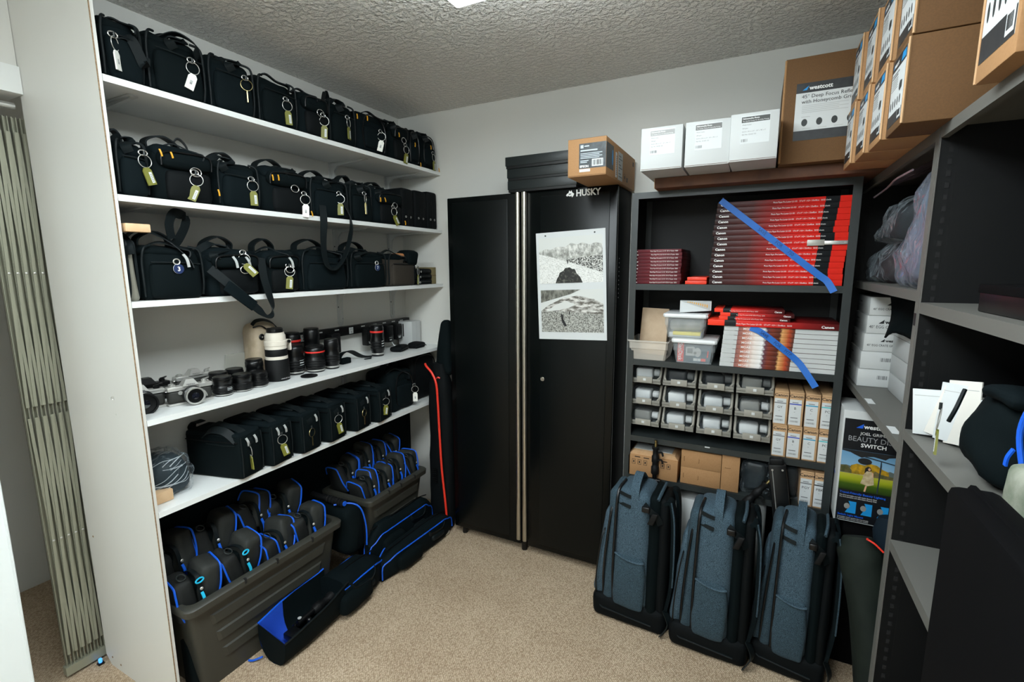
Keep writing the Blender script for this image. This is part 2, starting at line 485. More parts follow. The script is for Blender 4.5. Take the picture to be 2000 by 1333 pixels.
# ------------------------------------------------------------------ left wall shelving
SH = [2.102, 1.768, 1.447, 1.066, .750]
SN = ['top', 'second', 'third', 'fourth', 'lowest']
XF = -1.71
pn = thing('shelf_end_panel', 'tall pale grey laminate end panel beside the folding gate', 'panel', (-1.96, .773, 0))
MB().prism([(-.25, .035), (-.215, 0), (.25, 0), (.25, ZC), (-.25, ZC)], .012, lambda u, v, w: (u - (.001 if u > .2 else 0), w - .009, v)).build('board', panel_m, pn, False)
MB().b2((.249, -.009, 0), (.25, -.0055, ZC)).build('edge_band', chip_edge, pn, False)
MB().b2((.249, -.0055, 0), (.2495, .003, ZC)).build('edge_face', panel_m, pn, False)
for (x, z) in ((-.2, .04), (-.14, .03), (-.21, .55)):
    MB().cyl((x, -.0085, z), .004, .0015, 10, 'y').build('screw_cover', chip_edge, pn)

bracket_m = M('bracket_enamel', (196, 198, 196), .35)
def bracket(parent, y, zs):
    """ribbed white steel shelf bracket: leg down the wall, arm under the board"""
    b = MB()
    b.prism([(-.019, -.02), (-.019, -.195), (-.013, -.209), (0, -.214), (.013, -.209), (.019, -.195), (.019, -.02)], .004, lambda u, v, w: (-2.0098 + w, y + u, zs + v))
    b.prism([(-2.006, -.016), (-1.775, -.016), (-1.76, -.008), (-1.76, .008), (-1.775, .016), (-2.006, .016)], .003, lambda u, v, w: (u, y + v, zs - .0225 + w))
    b.prism([(-2.007, -.0215), (-1.775, -.0215), (-1.79, -.027), (-1.96, -.036), (-1.985, -.06), (-1.999, -.19), (-2.007, -.19)], .011, lambda u, v, w: (u, y - .0055 + w, zs + v))
    o = b.build('bracket', bracket_m, parent, False)
    for z in (-.05, -.11, -.175): MB().cyl((-2.0058, y + .0125 * (-1 if z == -.11 else 1), zs + z), .0035, .0014, 8, 'x').build('screw', steel_m, o)
for i, z in enumerate(SH):
    t = thing('wall_shelf', 'white shelf board, %s of the five on the left wall' % ('topmost' if i == 0 else 'lowest' if i == 4 else ORD[i] + ' from the top'), 'shelf', (0, 0, 0), group='white wall shelves')
    MB().b2((-2.009, .777, z - .019), (XF, 2.429, z)).build('board', white_board, t, False)
    for y in (.88, 1.88, 2.30): bracket(t, y, z)
for i, (z, nm) in enumerate(((1.69, 'between the second and third shelves'), (.757, 'lying on the lowest shelf'))):
    t = thing('wood_block', 'short bare pine block against the end panel, ' + nm, 'wood block', (0, 0, 0), group='pine cleats')
    if i == 0: MB().b2((-1.745, .784, 1.66), (-1.705, .852, 1.685), .002).build('block', pine, t)
    else: MB().b2((-1.99, .785, .7505), (-1.768, .856, .790), .003).build('block', pine, t)

# ------------------------------------------------------------------ camera bags
def tag_on(parent, p, n, kind=0, ang=0, ring=.019, lab=True, drop=0):
    """key ring and luggage tag hanging at p, facing n"""
    rmat = satin if kind != 3 else brass
    p = V(p); n = V(n).normalized()
    o = MB().ring(p - V((0, 0, ring)), ring, .0011, n, 24, 5).build('key_ring', rmat, parent)
    MB().tube([p + V((0, 0, .012)), p + V((0, 0, -.002))], .003, 6).build('clip', steel_m, parent)
    q = p - V((0, 0, 2 * ring + drop))
    mt = [tag_green, tag_cream, tag_white, tag_green][kind]
    u = V((0, 0, 1)).cross(n).normalized()
    R = Matrix.Rotation(ang, 3, n); u2_ = R @ u; v2_ = R @ V((0, 0, 1))
    w, h = (.013, .052) if kind != 3 else (.0018, .040)
    if kind == 3: mt, lab = brass, False
    po = [(-w, -h), (w, -h), (w, -.009), (w * .54, 0), (-w * .54, 0), (-w, -.009)]
    tg = MB().prism(po, .004, lambda a, b, c: q + u2_ * a + v2_ * b + n * (c - .002)).build('tag', mt, parent, False)
    if lab:
        po = [(.001, -.046), (.0095, -.046), (.0095, -.014), (.001, -.014)] if kind != 2 else [(-.004, -.036), (.004, -.036), (.004, -.022), (-.004, -.022)]
        MB().prism(po, .0006, lambda a, b, c: q + u2_ * a + v2_ * b + n * (.0022 + c)).build('tag_sticker', paper if kind != 2 else paper_g, tg, False)
        r = [(.003, -.042 + .005 * k, .0045, .0018) for k in range(5)] if kind != 2 else [(-.002, -.034, .004, .004)]
        b = MB()
        for po in rects(r): b.prism(po, .0003, lambda a, b_, c: q + u2_ * a + v2_ * b_ + n * (.0029 + c))
        b.build('tag_print', ink_g, tg, False)

def pull(parent, p, n, mat=yellow_m, L=.022, ang=.2):
    p = V(p); n = V(n).normalized(); u = V((0, 0, 1)).cross(n).normalized()
    d = (V((0, 0, -1)) * cos(ang) + u * sin(ang))
    MB().ribbon([p + n * .002, p + d * L * .5 + n * .004, p + d * L + n * .003], u, .005, .002, 3).build('zipper_pull', mat, parent)

def cam_bag(label, y0, y1, zs, h, d=.24, xf=-1.725, st=0, seed=0, tag=None, pulls=(), handle=1, group='', mat=None, strap=None, rz=0, name='camera_bag', nopocket=False, hh=.05):
    """padded shoulder bag; local X = width, -Y = front"""
    r = random.Random(seed); w = y1 - y0; mat = mat or (black_fab if seed % 2 else black_fab2)
    t = thing(name, label, 'bag', (xf - d / 2, (y0 + y1) / 2, zs), PI / 2 + rz, group)
    w -= .006
    MB().soft((0, 0, h * .465), (w * 1.0, d * .96, h * .93), .028, 5, 3, .010, .007, seed, (.93, .92), fs=11).build('body', mat, t)
    F = -d / 2
    if st == 0:      # lid folded over, piped front panel
        MB().soft((0, .004, h * .90), (w * .95, d * .94, h * .22), .03, 5, 3, .006, .008, seed + 3, (.9, .86), sag=.006).build('lid', black_fab, t)
        if not nopocket:
            MB().soft((0, F + .002, h * .36), (w * .78, .026, h * .66), .012, 5, 2, .006, .004, seed + 5, (.94, 1)).build('front_pocket', mat, t)
            MB().tube(cr([(-w * .39, F - .012, h * .69), (0, F - .017, h * .705 - .004), (w * .39, F - .012, h * .66)]), .0022, 6).build('pocket_seam', web_m, t)
        for s in (-1, 1):
            MB().tube(cr([(s * w * .46, F + .012, .012), (s * w * .475, F + .006, h * .3), (s * w * .475, F + .006, h * .7), (s * w * .43, F + .006, h * .93), (s * w * .3, F + .02, h * .99)]), .004, 6).build('piping', web_m, t)
    elif st == 1:    # zipped top pouch with curved zipper and side mesh pocket
        MB().soft((0, F * .2, h * .86), (w * .93, d * .8, h * .28), .034, 5, 3, .006, .007, seed + 3, (.9, .85)).build('lid', black_fab2, t)
        MB().soft((w * .02, F + .004, h * .74), (w * .82, .04, h * .3), .018, 4, 2, .004, .003, seed + 4).build('zip_pouch', black_fab, t)
        MB().tube(cr([(-w * .4, F - .016, h * .60), (-w * .36, F - .02, h * .82), (0, F - .018, h * .87), (w * .36, F - .018, h * .85), (w * .4, F - .014, h * .62)]), .0025, 6).build('zipper', plastic_l, t)
        MB().soft((w * .05, F + .004, h * .3), (w * .7, .024, h * .5), .012, 4, 2, .005, .004, seed + 6).build('front_pocket', black_soft, t)
        MB().ring((w * .12, F - .018, h * .56), .014, .0016, (0, 1, 0), 18, 5, 1.3).build('d_ring', chrome, t)
    elif st == 2:    # upright slim bag seen end on, rounded top
        MB().soft((0, 0, h * .8), (w * .96, d * .9, h * .38), .034, 4, 2, .006, .003, seed + 3).build('lid', black_fab, t)
        MB().tube(cr([(-w * .3, F + .004, h * .1), (-w * .36, F, h * .5), (-w * .26, F + .003, h * .86), (0, F + .008, h * .96), (w * .26, F + .003, h * .86), (w * .36, F, h * .5), (w * .3, F + .004, h * .1)]), .003, 6).build('zipper', plastic_l, t)
        MB().soft((0, F + .004, h * .38), (w * .6, .024, h * .5), .011, 4, 2, .004, .003, seed + 6).build('front_pocket', black_fab2, t)
    if handle:
        a = r.uniform(-.05, .05) * w
        MB().ribbon([(-w * .26, .0, h * .955), (-w * .24 + a, -.004, h + hh * .55), (a, -.01, h + hh), (w * .24 + a, -.004, h + hh * .55), (w * .26, 0, h * .955)], (0, 1, .1), .036, .005).build('handle', web_m, t)
    a = r.uniform(-.2, .2) * w; b_ = r.choice((-1, 1))
    MB().ribbon([(a - .3 * w, -d * .2, h * .96), (a - .12 * w, -d * .3, h + r.uniform(.008, .02)), (a + .1 * w, -d * .36, h * 1.0), (a + .24 * w * b_, -d * .50, h * .90), (a + .2 * w * b_, -d * .53, h * .76)], (b_ * .6, 1, .2), .03, .004).build('strap_fold', web_m, t)
    if tag:
        k, fx, fz, an = tag
        MB().ring((fx * w, F - .018, fz * h + .006), .008, .0018, (0, 1, 0), 16, 5, 1.5).build('d_ring', chrome, t)
        tag_on(t, (fx * w, F - .024, fz * h), (r.uniform(-1.3, .9), -1, 0), k, an)
    for (fx, fz) in pulls: pull(t, (fx * w, F - .018, fz * h), (0, -1, 0), ang=r.uniform(-.1, .35))
    if strap:
        for P_, wd in strap: MB().ribbon(P_, wd, .032, .003, 7).build('shoulder_strap', web_m, t)
    return t

G1 = 'camera bags on the top shelf'
row1 = [  # y0, y1, h, style, tag, pulls, detail
 (.790, .902, .178, 0, (2, -.3, .62, .1), (), 'a chrome ring by the end panel'),
 (.905, 1.092, .188, 0, (2, .18, .62, -.35), (), 'a long silver key tag'),
 (1.095, 1.274, .187, 0, (3, .2, .66, 0), (), 'a thin brass key on a ring'),
 (1.278, 1.462, .18, 0, (0, .1, .55, .05), (), 'an olive tag hanging low'),
 (1.465, 1.616, .176, 1, (0, .2, .5, -.08), (), 'a zipped pouch and a narrow tag'),
 (1.619, 1.785, .185, 0, (0, .05, .62, 0), ((.42, .82),), 'its strap end sticking up'),
 (1.788, 2.018, .19, 2, (2, .1, .55, -.25), ((-.3, .84),), 'a tall rounded top'),
 (2.02, 2.155, .19, 1, (0, .2, .42, -.2), ((-.2, .72),), 'one orange zipper pull'),
 (2.158, 2.272, .185, 2, None, ((-.2, .62), (.2, .1)), 'no tag, squeezed between its neighbours'),
 (2.275, 2.424, .192, 2, (0, .05, .45, .05), ((-.1, .68), (.4, .1)), 'a hanging tag, nearest the back wall')]
for i, (a, b, h, st, tg, pl, dt) in enumerate(row1):
    strap = None
    if i == 5: strap = [([(.0, .02, h * .9), (.012, .01, h + .03), (.016, -.004, h + .07), (.03, -.004, h + .035), (.034, 0, h * .9)], (.2, 1, 0))]
    if i == 0: strap = [([(-.02, -.118, h * .62), (.012, -.138, h * .7), (.03, -.142, h * .5), (.042, -.14, h * .34), (.05, -.13, h * .5)], (1, 0, .6))]
    if i == 1: strap = [([(-.02, -.06, h * .97), (.02, -.10, h * 1.1), (.07, -.12, h * .98), (.05, -.135, h * .74)], (.7, .6, 0))]
    cam_bag('%s black bag on the top shelf, with %s' % (ORD[i], dt), a, b, SH[0], h, .25, seed=i, st=st, tag=tg, pulls=pl, group=G1, strap=strap, hh=.022 if i not in (2,) else .03)

G2 = 'camera bags on the second shelf'
row2 = [
 (.790, .880, .168, 0, (0, .25, .75, .3), (), 'a big ring and a swung olive tag'),
 (.884, 1.088, .178, 1, (0, .1, .52, -.42), ((-.42, .86), (-.26, .86), (.47, .3)), 'yellow pulls and a green tag'),
 (1.092, 1.262, .165, 0, (0, .2, .62, 0), (), 'a round ring and dark tag'),
 (1.266, 1.484, .178, 1, (2, .32, .45, -.05), ((-.36, .78), (-.24, .8), (.46, .1)), 'a blank white tag'),
 (1.488, 1.712, .17, 0, (0, .15, .62, -.02), (), 'a long strap hanging below the shelf'),
 (1.715, 1.868, .178, 0, (1, .0, .7, .05), (), 'a cream tag'),
 (1.872, 2.096, .175, 1, (0, .05, .48, .5), ((-.38, .72), (-.24, .74), (.46, .15)), 'a tilted striped tag')]
for i, (a, b, h, st, tg, pl, dt) in enumerate(row2):
    strap = None
    if i == 4:   # strap hanging in a loop down to the shelf below
        strap = [([(-.06, -.135, .05), (-.075, -.155, -.02), (-.085, -.155, -.12), (-.075, -.155, -.2), (-.03, -.155, -.225), (.03, -.155, -.17), (.075, -.155, -.07), (.085, -.15, .0), (.07, -.135, .08)],
                  [(1, -.2, 0), (1, -.2, 0), (1, .1, 0), (.8, .2, .5), (.3, 1, .2), (.2, 1, 0), (.2, 1, 0), (.5, .8, 0), (1, 0, 0)])]
    if i == 1: strap = [([(.03, .02, h * .95), (.05, 0, h + .05), (.075, -.01, h + .03), (.085, -.01, h * .9)], (.5, 1, 0))]
    cam_bag('%s black bag on the second shelf, with %s' % (ORD[i], dt), a, b, SH[1], h, .245, seed=20 + i, st=st, tag=tg, pulls=pl, group=G2, strap=strap, hh=.045)
def slim_case(label, y0, y1, zs, h, d, seed, group):
    t = thing('soft_case', label, 'case', (-1.735 - d / 2, (y0 + y1) / 2, zs), PI / 2, group)
    w = y1 - y0 - .004
    MB().soft((0, 0, h / 2), (w, d, h), .016, 3, 2, .004, .003, seed).build('body', black_soft, t)
    MB().tube(cr([(-w * .1, -d / 2 - .002, .012), (-w * .1, -d / 2 - .003, h * .5), (-w * .1, -d / 2 + .004, h * .97)]), .002, 6).build('zipper', plastic_l, t)
    for k in range(2): MB().ring((w * (-.25 + .4 * k), -d / 2 - .003, h * .26), .005, .0012, (0, 1, 0), 12, 5).build('eyelet', satin, t)
for i, (a, b, h) in enumerate(((2.1, 2.205, .205), (2.209, 2.32, .208), (2.324, 2.424, .215))):
    slim_case('plain black soft case standing upright, %s of three by the cabinet on the second shelf' % ORD[i], a, b, SH[1], h, .22, 40 + i, 'slim cases on the second shelf')

G3 = 'camera bags on the third shelf'
row3 = [
 (.785, .815, .19, 0, None, (), 0, 'grey canvas bag pressed against the end panel on the third shelf'),
 (.820, 1.02, .176, 0, None, (), 1, 'black bag with a wide upturned strap and a round number 3 tag'),
 (1.024, 1.235, .17, 1, (0, .1, .9, .7), (), 1, 'black bag with a padded strap slung over the third shelf edge'),
 (1.239, 1.415, .17, 1, (0, .08, .62, -.12), (), 1, 'black bag with a silver carabiner and a long olive tag'),
 (1.419, 1.69, .178, 0, None, (), 1, 'large plain black bag behind the dangling strap loop'),
 (1.694, 1.955, .178, 0, None, (), 1, 'black bag with a white clip and round tag reading 7'),
 (1.96, 2.19, .172, 0, (0, .45, .55, -.1), (), 0, 'brown canvas bag with tan leather and an olive striped tag')]
for i, (a, b, h, st, tg, pl, hd, lb) in enumerate(row3):
    strap = None; mt = None
    if i == 0: mt = grey_fab
    if i == 6: mt = brown_fab
    if i == 1:
        strap = [([(-.1, .03, .15), (-.06, -.03, .225), (.0, -.08, .2), (.04, -.125, .14), (.05, -.14, .1)], (.3, 1, .3)),
                 ([(.02, -.06, .165), (.05, -.07, .2), (.075, -.08, .265), (.035, -.09, .285), (.015, -.09, .25), (.02, -.085, .2)], (.75, .3, -.55))]
    if i == 2:
        strap = [([(-.10, -.13, .10), (-.05, -.15, .045), (.0, -.165, -.01), (.05, -.168, -.06), (.09, -.166, -.085), (.11, -.162, -.05), (.10, -.16, 0), (.09, -.15, .07), (.10, -.13, .14)],
                  [(.7, 0, .7), (.6, 0, .8), (.6, 0, .8), (.4, .3, .8), (0, 1, .3), (.7, .5, 0), (1, .2, 0), (1, 0, 0), (1, 0, 0)])]
    t = cam_bag(lb, a, b, SH[2], h, .245, seed=60 + i, st=st, tag=tg, pulls=pl, group=G3, handle=hd, strap=strap, mat=mt, nopocket=(i == 0))
    if i == 2:
        MB().soft((0, 0, 0), (.13, .008, .042), .003, 3, 1).build('strap_pad', black_fab2, t).matrix_local = frame((-.02, -.168, .0), (.75, -.08, -.62), (.1, -1, .05)) @ Matrix.Rotation(PI / 2, 4, 'X')
    if i in (1, 5):
        k = (0, .12)[i == 5]
        MB().cyl((k * .25, -.142, .1), .016, .003, 24, 'y').build('number_tag', M('navy_tag', (28, 44, 84), .4), t)
        MB().ring((k * .25, -.143, .1), .0155, .001, (0, 1, 0), 24, 5).build('tag_rim', paper, t)
        text(t, '3' if i == 1 else '7', .02, (k * .25, -.1455, .093), (1, 0, 0), (0, -1, 0), ink_w, 'CENTER', bold=.03)
        MB().ring((k * .25 - .004, -.144, .123), .009, .002, (0.2, 1, 0), 16, 5).build('split_ring', satin, t)
    if i in (2, 3, 1):
        for q in (-.02, .03) if i == 2 else (.02,):
            MB().ribbon([(q, -.142, h * .84), (q + .006, -.15, h * .74), (q + .01, -.15, h * .6)], (1, 0, 0), .009, .0025, 4).build('zipper_pull', paper_g, t)
    if i == 6:
        MB().soft((.05, -.06, h * .93), (.1, .1, .03), .012, 3, 2, .004, .004, 9).build('leather_flap', tan_leather, t)
        MB().soft((.075, -.09, h * .86), (.09, .1, .08), .02, 4, 2, .006, .008, 19).build('folded_lid', black_fab, t)
for k in range(3):
    t = thing('pouch', 'black zipped pouch lying flat, %s of the three beside the brown bag' % ('bottom', 'middle', 'top')[k], 'pouch', (-1.83, 2.30, SH[2] + .001 + k * .031), .04 * (k - 1), 'stacked pouches on the third shelf')
    MB().soft((0, 0, .0145), (.16, .15, .029), .012, 3, 2, .002, .003, 80 + k).build('body', black_soft, t)
    MB().tube([(.081, -.05, .015), (.083, 0, .016), (.081, .05, .015)], .0018, 6).build('zipper', plastic_l, t)
    MB().ring((.084, -.045, .012), .005, .0012, (1, 0, 0), 12, 5).build('zipper_pull', satin, t)
t = thing('cardboard_box', 'small olive-brown box standing behind the flat pouches on the third shelf', 'box', (-1.86, 2.402, SH[2]))
MB().b2((-.08, -.022, 0), (.1, .022, .1), .001).build('carton', M('olive_card', (120, 108, 72), .7), t); MB().b2((.1, -.022, .05), (.1008, .022, .053)).build('flap_line', kraft_seam, t, False)

# ------------------------------------------------------------------ fourth shelf: cameras and lenses
Z4 = SH[3]
def slr(label, loc, rz, top, body, lens=1, ring=satin, big=1.0, strap=False):
    """35 mm film camera; local X = width, -Y = lens side"""
    t = thing('film_camera', label, 'camera', loc, rz, 'film cameras on the fourth shelf')
    MB().soft((0, 0, .030), (.140, .030, .046), .012, 2, 3).build('body', body, t)
    MB().b2((-.071, -.017, 0), (.071, .017, .008), .003).build('base_plate', top, t)
    MB().b2((-.071, -.017, .052), (.071, .017, .068), .004).build('top_plate', top, t)
    b = MB(); w0, w1 = .026, .012
    b.add([(-w0, -.022, .066), (w0, -.022, .066), (w0, .018, .066), (-w0, .018, .066), (-w1, -.016, .089), (w1, -.016, .089), (w1, .010, .089), (-w1, .010, .089)],
          [(3, 2, 1, 0), (4, 5, 6, 7), (0, 1, 5, 4), (1, 2, 6, 5), (2, 3, 7, 6), (3, 0, 4, 7)])
    b.build('prism', top, t, False)
    MB().cyl((.05, 0, .068), .0095, .008, 18).cyl((.05, 0, .076), .007, .002, 18).build('speed_dial', ring, t)
    MB().cyl((-.052, 0, .068), .011, .006, 18).cyl((-.052, 0, .074), .007, .003, 18).build('rewind_knob', ring, t)
    MB().ribbon([(.046, 0, .078), (.062, .006, .079), (.07, .016, .079)], (0, 0, 1), .004, .006, 3).build('wind_lever', ring, t)
    MB().cyl((-.034, -.018, .045), .007, .004, 14, 'y').build('sync_socket', ring, t)
    for s in (-1, 1): MB().ring((s * .072, -.005, .058), .005, .0012, (.3, 1, 0), 14, 5).build('strap_lug', chrome, t)
    MB().tube([(.0395, -.022, .04), (.043, -.03, .03), (.045, -.03, .02)], .003, 6).build('self_timer', ring, t)
    text(t, 'PENTAX' if top is not plastic_l else 'CANON', .007, (0, -.0225, .069), (1, 0, 0), (0, -1, .2), ink, 'CENTER')
    if lens:
        L = MB(); g = big
        L.lathe([(.028, .015), (.028 * g, .024), (.0315 * g, .026), (.0315 * g, .040), (.029 * g, .042), (.029 * g, .052 * g), (.031 * g, .054 * g), (.031 * g, .060 * g)], 30, (0, 0, .034), 'y')
        l = L.build('lens', lens_black, t)
        MB().lathe([(.0316 * g, .0275), (.0322 * g, .029), (.0322 * g, .0365), (.0316 * g, .038)], 30, (0, 0, .034), 'y', False).build('focus_grip', plastic_r, l)
        MB().lathe([(.0312 * g, .060 * g), (.0312 * g, .063 * g), (.0265 * g, .063 * g), (.024 * g, .057 * g)], 30, (0, 0, .034), 'y', False).build('filter_ring', ring, l)
        MB().lathe([(.0292 * g, .043), (.0298 * g, .044), (.0298 * g, .048), (.0292 * g, .049)], 30, (0, 0, .034), 'y', False).build('aperture_ring', ring, l)
        MB().lathe([(.0001, .0605 * g), (.012 * g, .060 * g), (.0245 * g, .0565 * g)], 26, (0, 0, .034), 'y', False).build('glass', glass_m, l)
    return t
slr('chrome film camera with a wide black lens, half hidden by the end panel', (-1.865, .835, Z4), PI / 2 - .25, satin, leather_m, ring=plastic_l, big=1.22)
slr('chrome and grey-green film camera with silver-ringed lens at the shelf front', (-1.812, .968, Z4), PI / 2 - .20, satin, leather_m)
slr('black film camera without lens standing at the back of the fourth shelf', (-1.963, .905, Z4), PI / 2 - .1, plastic_l, leather_m, lens=0, ring=plastic_l)
slr('chrome film camera standing behind the small lenses', (-1.972, 1.075, Z4), PI / 2 - .05, satin, leather_m, lens=0)

def lens(label, loc, r, h, ring=None, cap=True, group='small lenses on the fourth shelf', steps=None, lab=False, mount=True, name='camera_lens', hood=False):
    t = thing(name, label, 'lens', loc, PI / 2, group)
    MB().lathe([(r * .86, 0), (r * .9, .002), (r * .9, h * .16), (r, h * .2), (r, h * .55), (r * .93, h * .6), (r * .93, h * .72), (r * .98, h * .76), (r * .98, h * .96), (r * .9, h)], 28).build('barrel', lens_black, t)
    g = MB()
    for k in range(3): g.lathe([(r * 1.005, h * (.26 + .09 * k)), (r * 1.03, h * (.275 + .09 * k)), (r * 1.03, h * (.315 + .09 * k)), (r * 1.005, h * (.33 + .09 * k))], 28, cap=False)
    g.build('focus_ring', plastic_r, t)
    MB().lathe([(r * .92, h), (r * .92, h + .005), (r * .86, h + .007), (r * .4, h + .0065), (.0001, h + .006)], 28, cap=False).build('lens_cap', plastic_l, t)
    MB().lathe([(r * .91, h * .06), (r * .915, h * .07), (r * .915, h * .1), (r * .91, h * .11)], 28, cap=False).build('mount_ring', satin if mount else plastic_l, t)
    t.scale = (1.22, 1.22, 1.3)
    if ring: MB().lathe([(r * .985, h * .80), (r * 1.0, h * .81), (r * 1.0, h * .85), (r * .985, h * .86)], 28, cap=False).build('red_ring', ring, t)
    if lab:
        b = MB(); a0 = -.15
        b.loft([[(r * 1.012 * sin(a0 + .12 * k), -r * 1.012 * cos(a0 + .12 * k), z) for z in (h * .34, h * .52)] for k in range(6)], cap=False, closed=False)
        b.build('name_label', paper, t)
    return t
GL = 'small lenses on the fourth shelf'
lens('short black lens with a blue and white sticker, front of the small lens cluster', (-1.802, 1.085, Z4), .029, .05, lab=True)
lens('short black lens with a red dot in the middle of the small lens cluster', (-1.80, 1.162, Z4), .030, .046, ring=None)
lens('flat black lens at the end of the cluster toward the white telephoto', (-1.805, 1.237, Z4), .029, .04)
lens('black lens standing behind the sticker lens', (-1.882, 1.118, Z4), .029, .052)
lens('black lens at the very back of the small lens cluster', (-1.90, 1.196, Z4), .029, .05)
lens('taller black lens with a narrow top beside the cream case', (-1.88, 1.272, Z4), .029, .072)

t = thing('telephoto_lens', 'white telephoto zoom lens standing upright with black rubber rings', 'lens', (-1.835, 1.348, Z4), PI / 2)
MB().lathe([(.041, 0), (.043, .002), (.043, .074), (.0415, .077)], 36).build('lens_hood', plastic_r, t)
MB().lathe([(.040, .077), (.040, .088)], 36).build('white_collar', lens_white, t)
MB().lathe([(.0392, .088), (.0398, .089), (.0398, .112), (.0392, .113)], 36).build('zoom_ring', plastic_r, t)
MB().lathe([(.0385, .113), (.0385, .124), (.0405, .126), (.0405, .141), (.037, .143), (.037, .160), (.033, .166), (.033, .171)], 36).build('barrel', lens_white, t)
MB().lathe([(.029, .171), (.029, .184), (.026, .187)], 30).build('rear_cap', plastic_l, t)
MB().b2((.036, -.012, .128), (.062, .012, .140), .003).b2((.052, -.012, .10), (.062, .012, .138), .003).build('tripod_foot', lens_white, t)
MB().cyl((.048, -.012, .134), .006, .006, 14, 'y').build('collar_knob', plastic_l, t)
t.scale = (1.12, 1.12, 1.22)
text(t, 'CANON  EF 70-200', .005, (-.02, -.0432, .008), (1, 0, 0), (0, -1, 0), ink_w)

t = thing('lens_case', 'cream hard lens case with black strap behind the white telephoto', 'case', (-1.945, 1.355, Z4), PI / 2 - .1)
MB().soft((0, 0, .098), (.105, .10, .196), .03, 3, 3, .002).build('shell', case_cream, t)
MB().lathe([(.0105, 0), (.0115, .003), (.008, .006)], 20, (-.022, -.05, .15), 'y').build('latch', plastic_l, t)
MB().cyl((-.022, -.0555, .15), .003, .002, 10, 'y').build('latch_pin', satin, t)
MB().ribbon([(-.045, -.03, .192), (-.03, -.035, .206), (.0, -.045, .207), (.03, -.055, .19), (.05, -.06, .15), (.053, -.058, .10)], (.2, 1, .3), .022, .003).build('strap', web_m, t)
MB().tube(cr([(-.05, -.045, .185), (-.02, -.052, .188), (.015, -.055, .16)]), .003, 6).build('seam', plastic_l, t)
t.scale = (1.1, 1.1, 1.25)

t = thing('clear_plastic_sheet', 'clear plastic card propped on the wall beside the cream case', 'plastic sheet', (-1.992, 1.245, Z4), PI / 2)
MB().prism([(-.04, 0), (.06, 0), (.06, .12), (-.03, .12)], .0015, lambda u, v, w: (u, w + v * -.1, v)).build('card', M('clear_card', (206, 206, 196), .25, spec=.6, alpha=.45), t, False)
shapes(t, 'mark', (.0, -.006, .05), (1, 0, 0), (0, -1, -.1), [ell(.01, .01, .006, .003), ell(.016, .0, .004, .006)], ink_g)

GM = 'large lenses beside the white telephoto'
lens('black lens with a white name sticker standing next to the white telephoto', (-1.866, 1.462, Z4), .034, .098, group=GM, lab=True)
lens('fat black lens with a bright red ring near the shelf front', (-1.826, 1.542, Z4), .036, .088, ring=ink_r, group=GM)
lens('slim tall black lens with white lettering near the shelf front', (-1.808, 1.625, Z4), .028, .104, group=GM)
lens('black lens with a red ring standing behind the name-sticker lens', (-1.955, 1.522, Z4), .034, .13, ring=ink_r, group=GM)
lens('tall black lens behind the fat red-ringed lens', (-1.925, 1.612, Z4), .031, .14, group=GM)
t = thing('lens_cover', 'loose round black lens cap lying on the fourth shelf', 'lens cap', (-1.762, 1.448, Z4))
MB().lathe([(.034, 0), (.036, .002), (.036, .005), (.033, .007), (.02, .0062), (.0001, .006)], 32, cap=False).build('disc', plastic_l, t); MB().b2((-.03, -.012, .0045), (-.026, .012, .0068)).build('pinch_grip', plastic_r, t, False)
t = lens('tall black zoom lens with red ring standing alone by the straps', (-1.842, 1.975, Z4), .030, .125, ring=ink_r, group=GM, lab=True)
t = thing('camera_strap', 'black folded camera strap with buckles on the fourth shelf', 'strap', (-1.87, 1.82, Z4))
MB().ribbon([(.02, -.13, .012), (.0, -.08, .045), (.0, -.02, .05), (.01, .05, .012), (.03, .11, .006)], (.9, .2, .2), .036, .004).build('padded_band', web_m, t)
MB().tube(cr([(.03, .1, .006), (.055, .07, .004), (.05, .03, .004), (.07, .06, .004)]), .0025, 6).build('cord', web_m, t)
MB().b2((.02, -.12, 0), (.05, -.06, .03), .006).build('end_tab', black_fab, t)
for k in range(2):
    t = thing('lens_pouch', 'flat black strap pouch in front of the white carton, ' + ('larger' if k == 0 else 'smaller'), 'pouch', (-1.835 + .02 * k, 2.15 + .13 * k, Z4), .3 - .2 * k)
    MB().soft((0, 0, .016), (.07, .12 - .02 * k, .032), .014, 3, 2, .004, .006, 90 + k).build('body', black_soft, t)
    MB().tube(cr([(.03, -.06, .01), (.045, 0, .022), (.03, .06, .008)]), .003, 6).build('drawstring', web_m, t)
t = thing('carton', 'plain white carton standing at the far end of the fourth shelf', 'box', (-1.925, 2.355, Z4), .06)
MB().b2((-.05, -.045, 0), (.05, .045, .15), .0015).build('body', wbox_m, t); MB().b2((.0502, .0, .002), (.0507, .001, .148)).build('seam', paper_g, t, False)
t = thing('white_cable', 'white cable curling beside the white carton', 'cable', (-1.93, 2.26, Z4))
MB().tube(cr([(.03, .035, .004), (.05, -.04, .004), (.02, -.07, .02), (-.03, -.04, .05), (-.072, -.02, .085)]), .004, 8).build('cord', paper, t)
MB().lathe([(.005, 0), (.006, .004), (.006, .016), (.004, .02)], 12, (.03, .035, .0065), 'y').build('plug', paper, t)

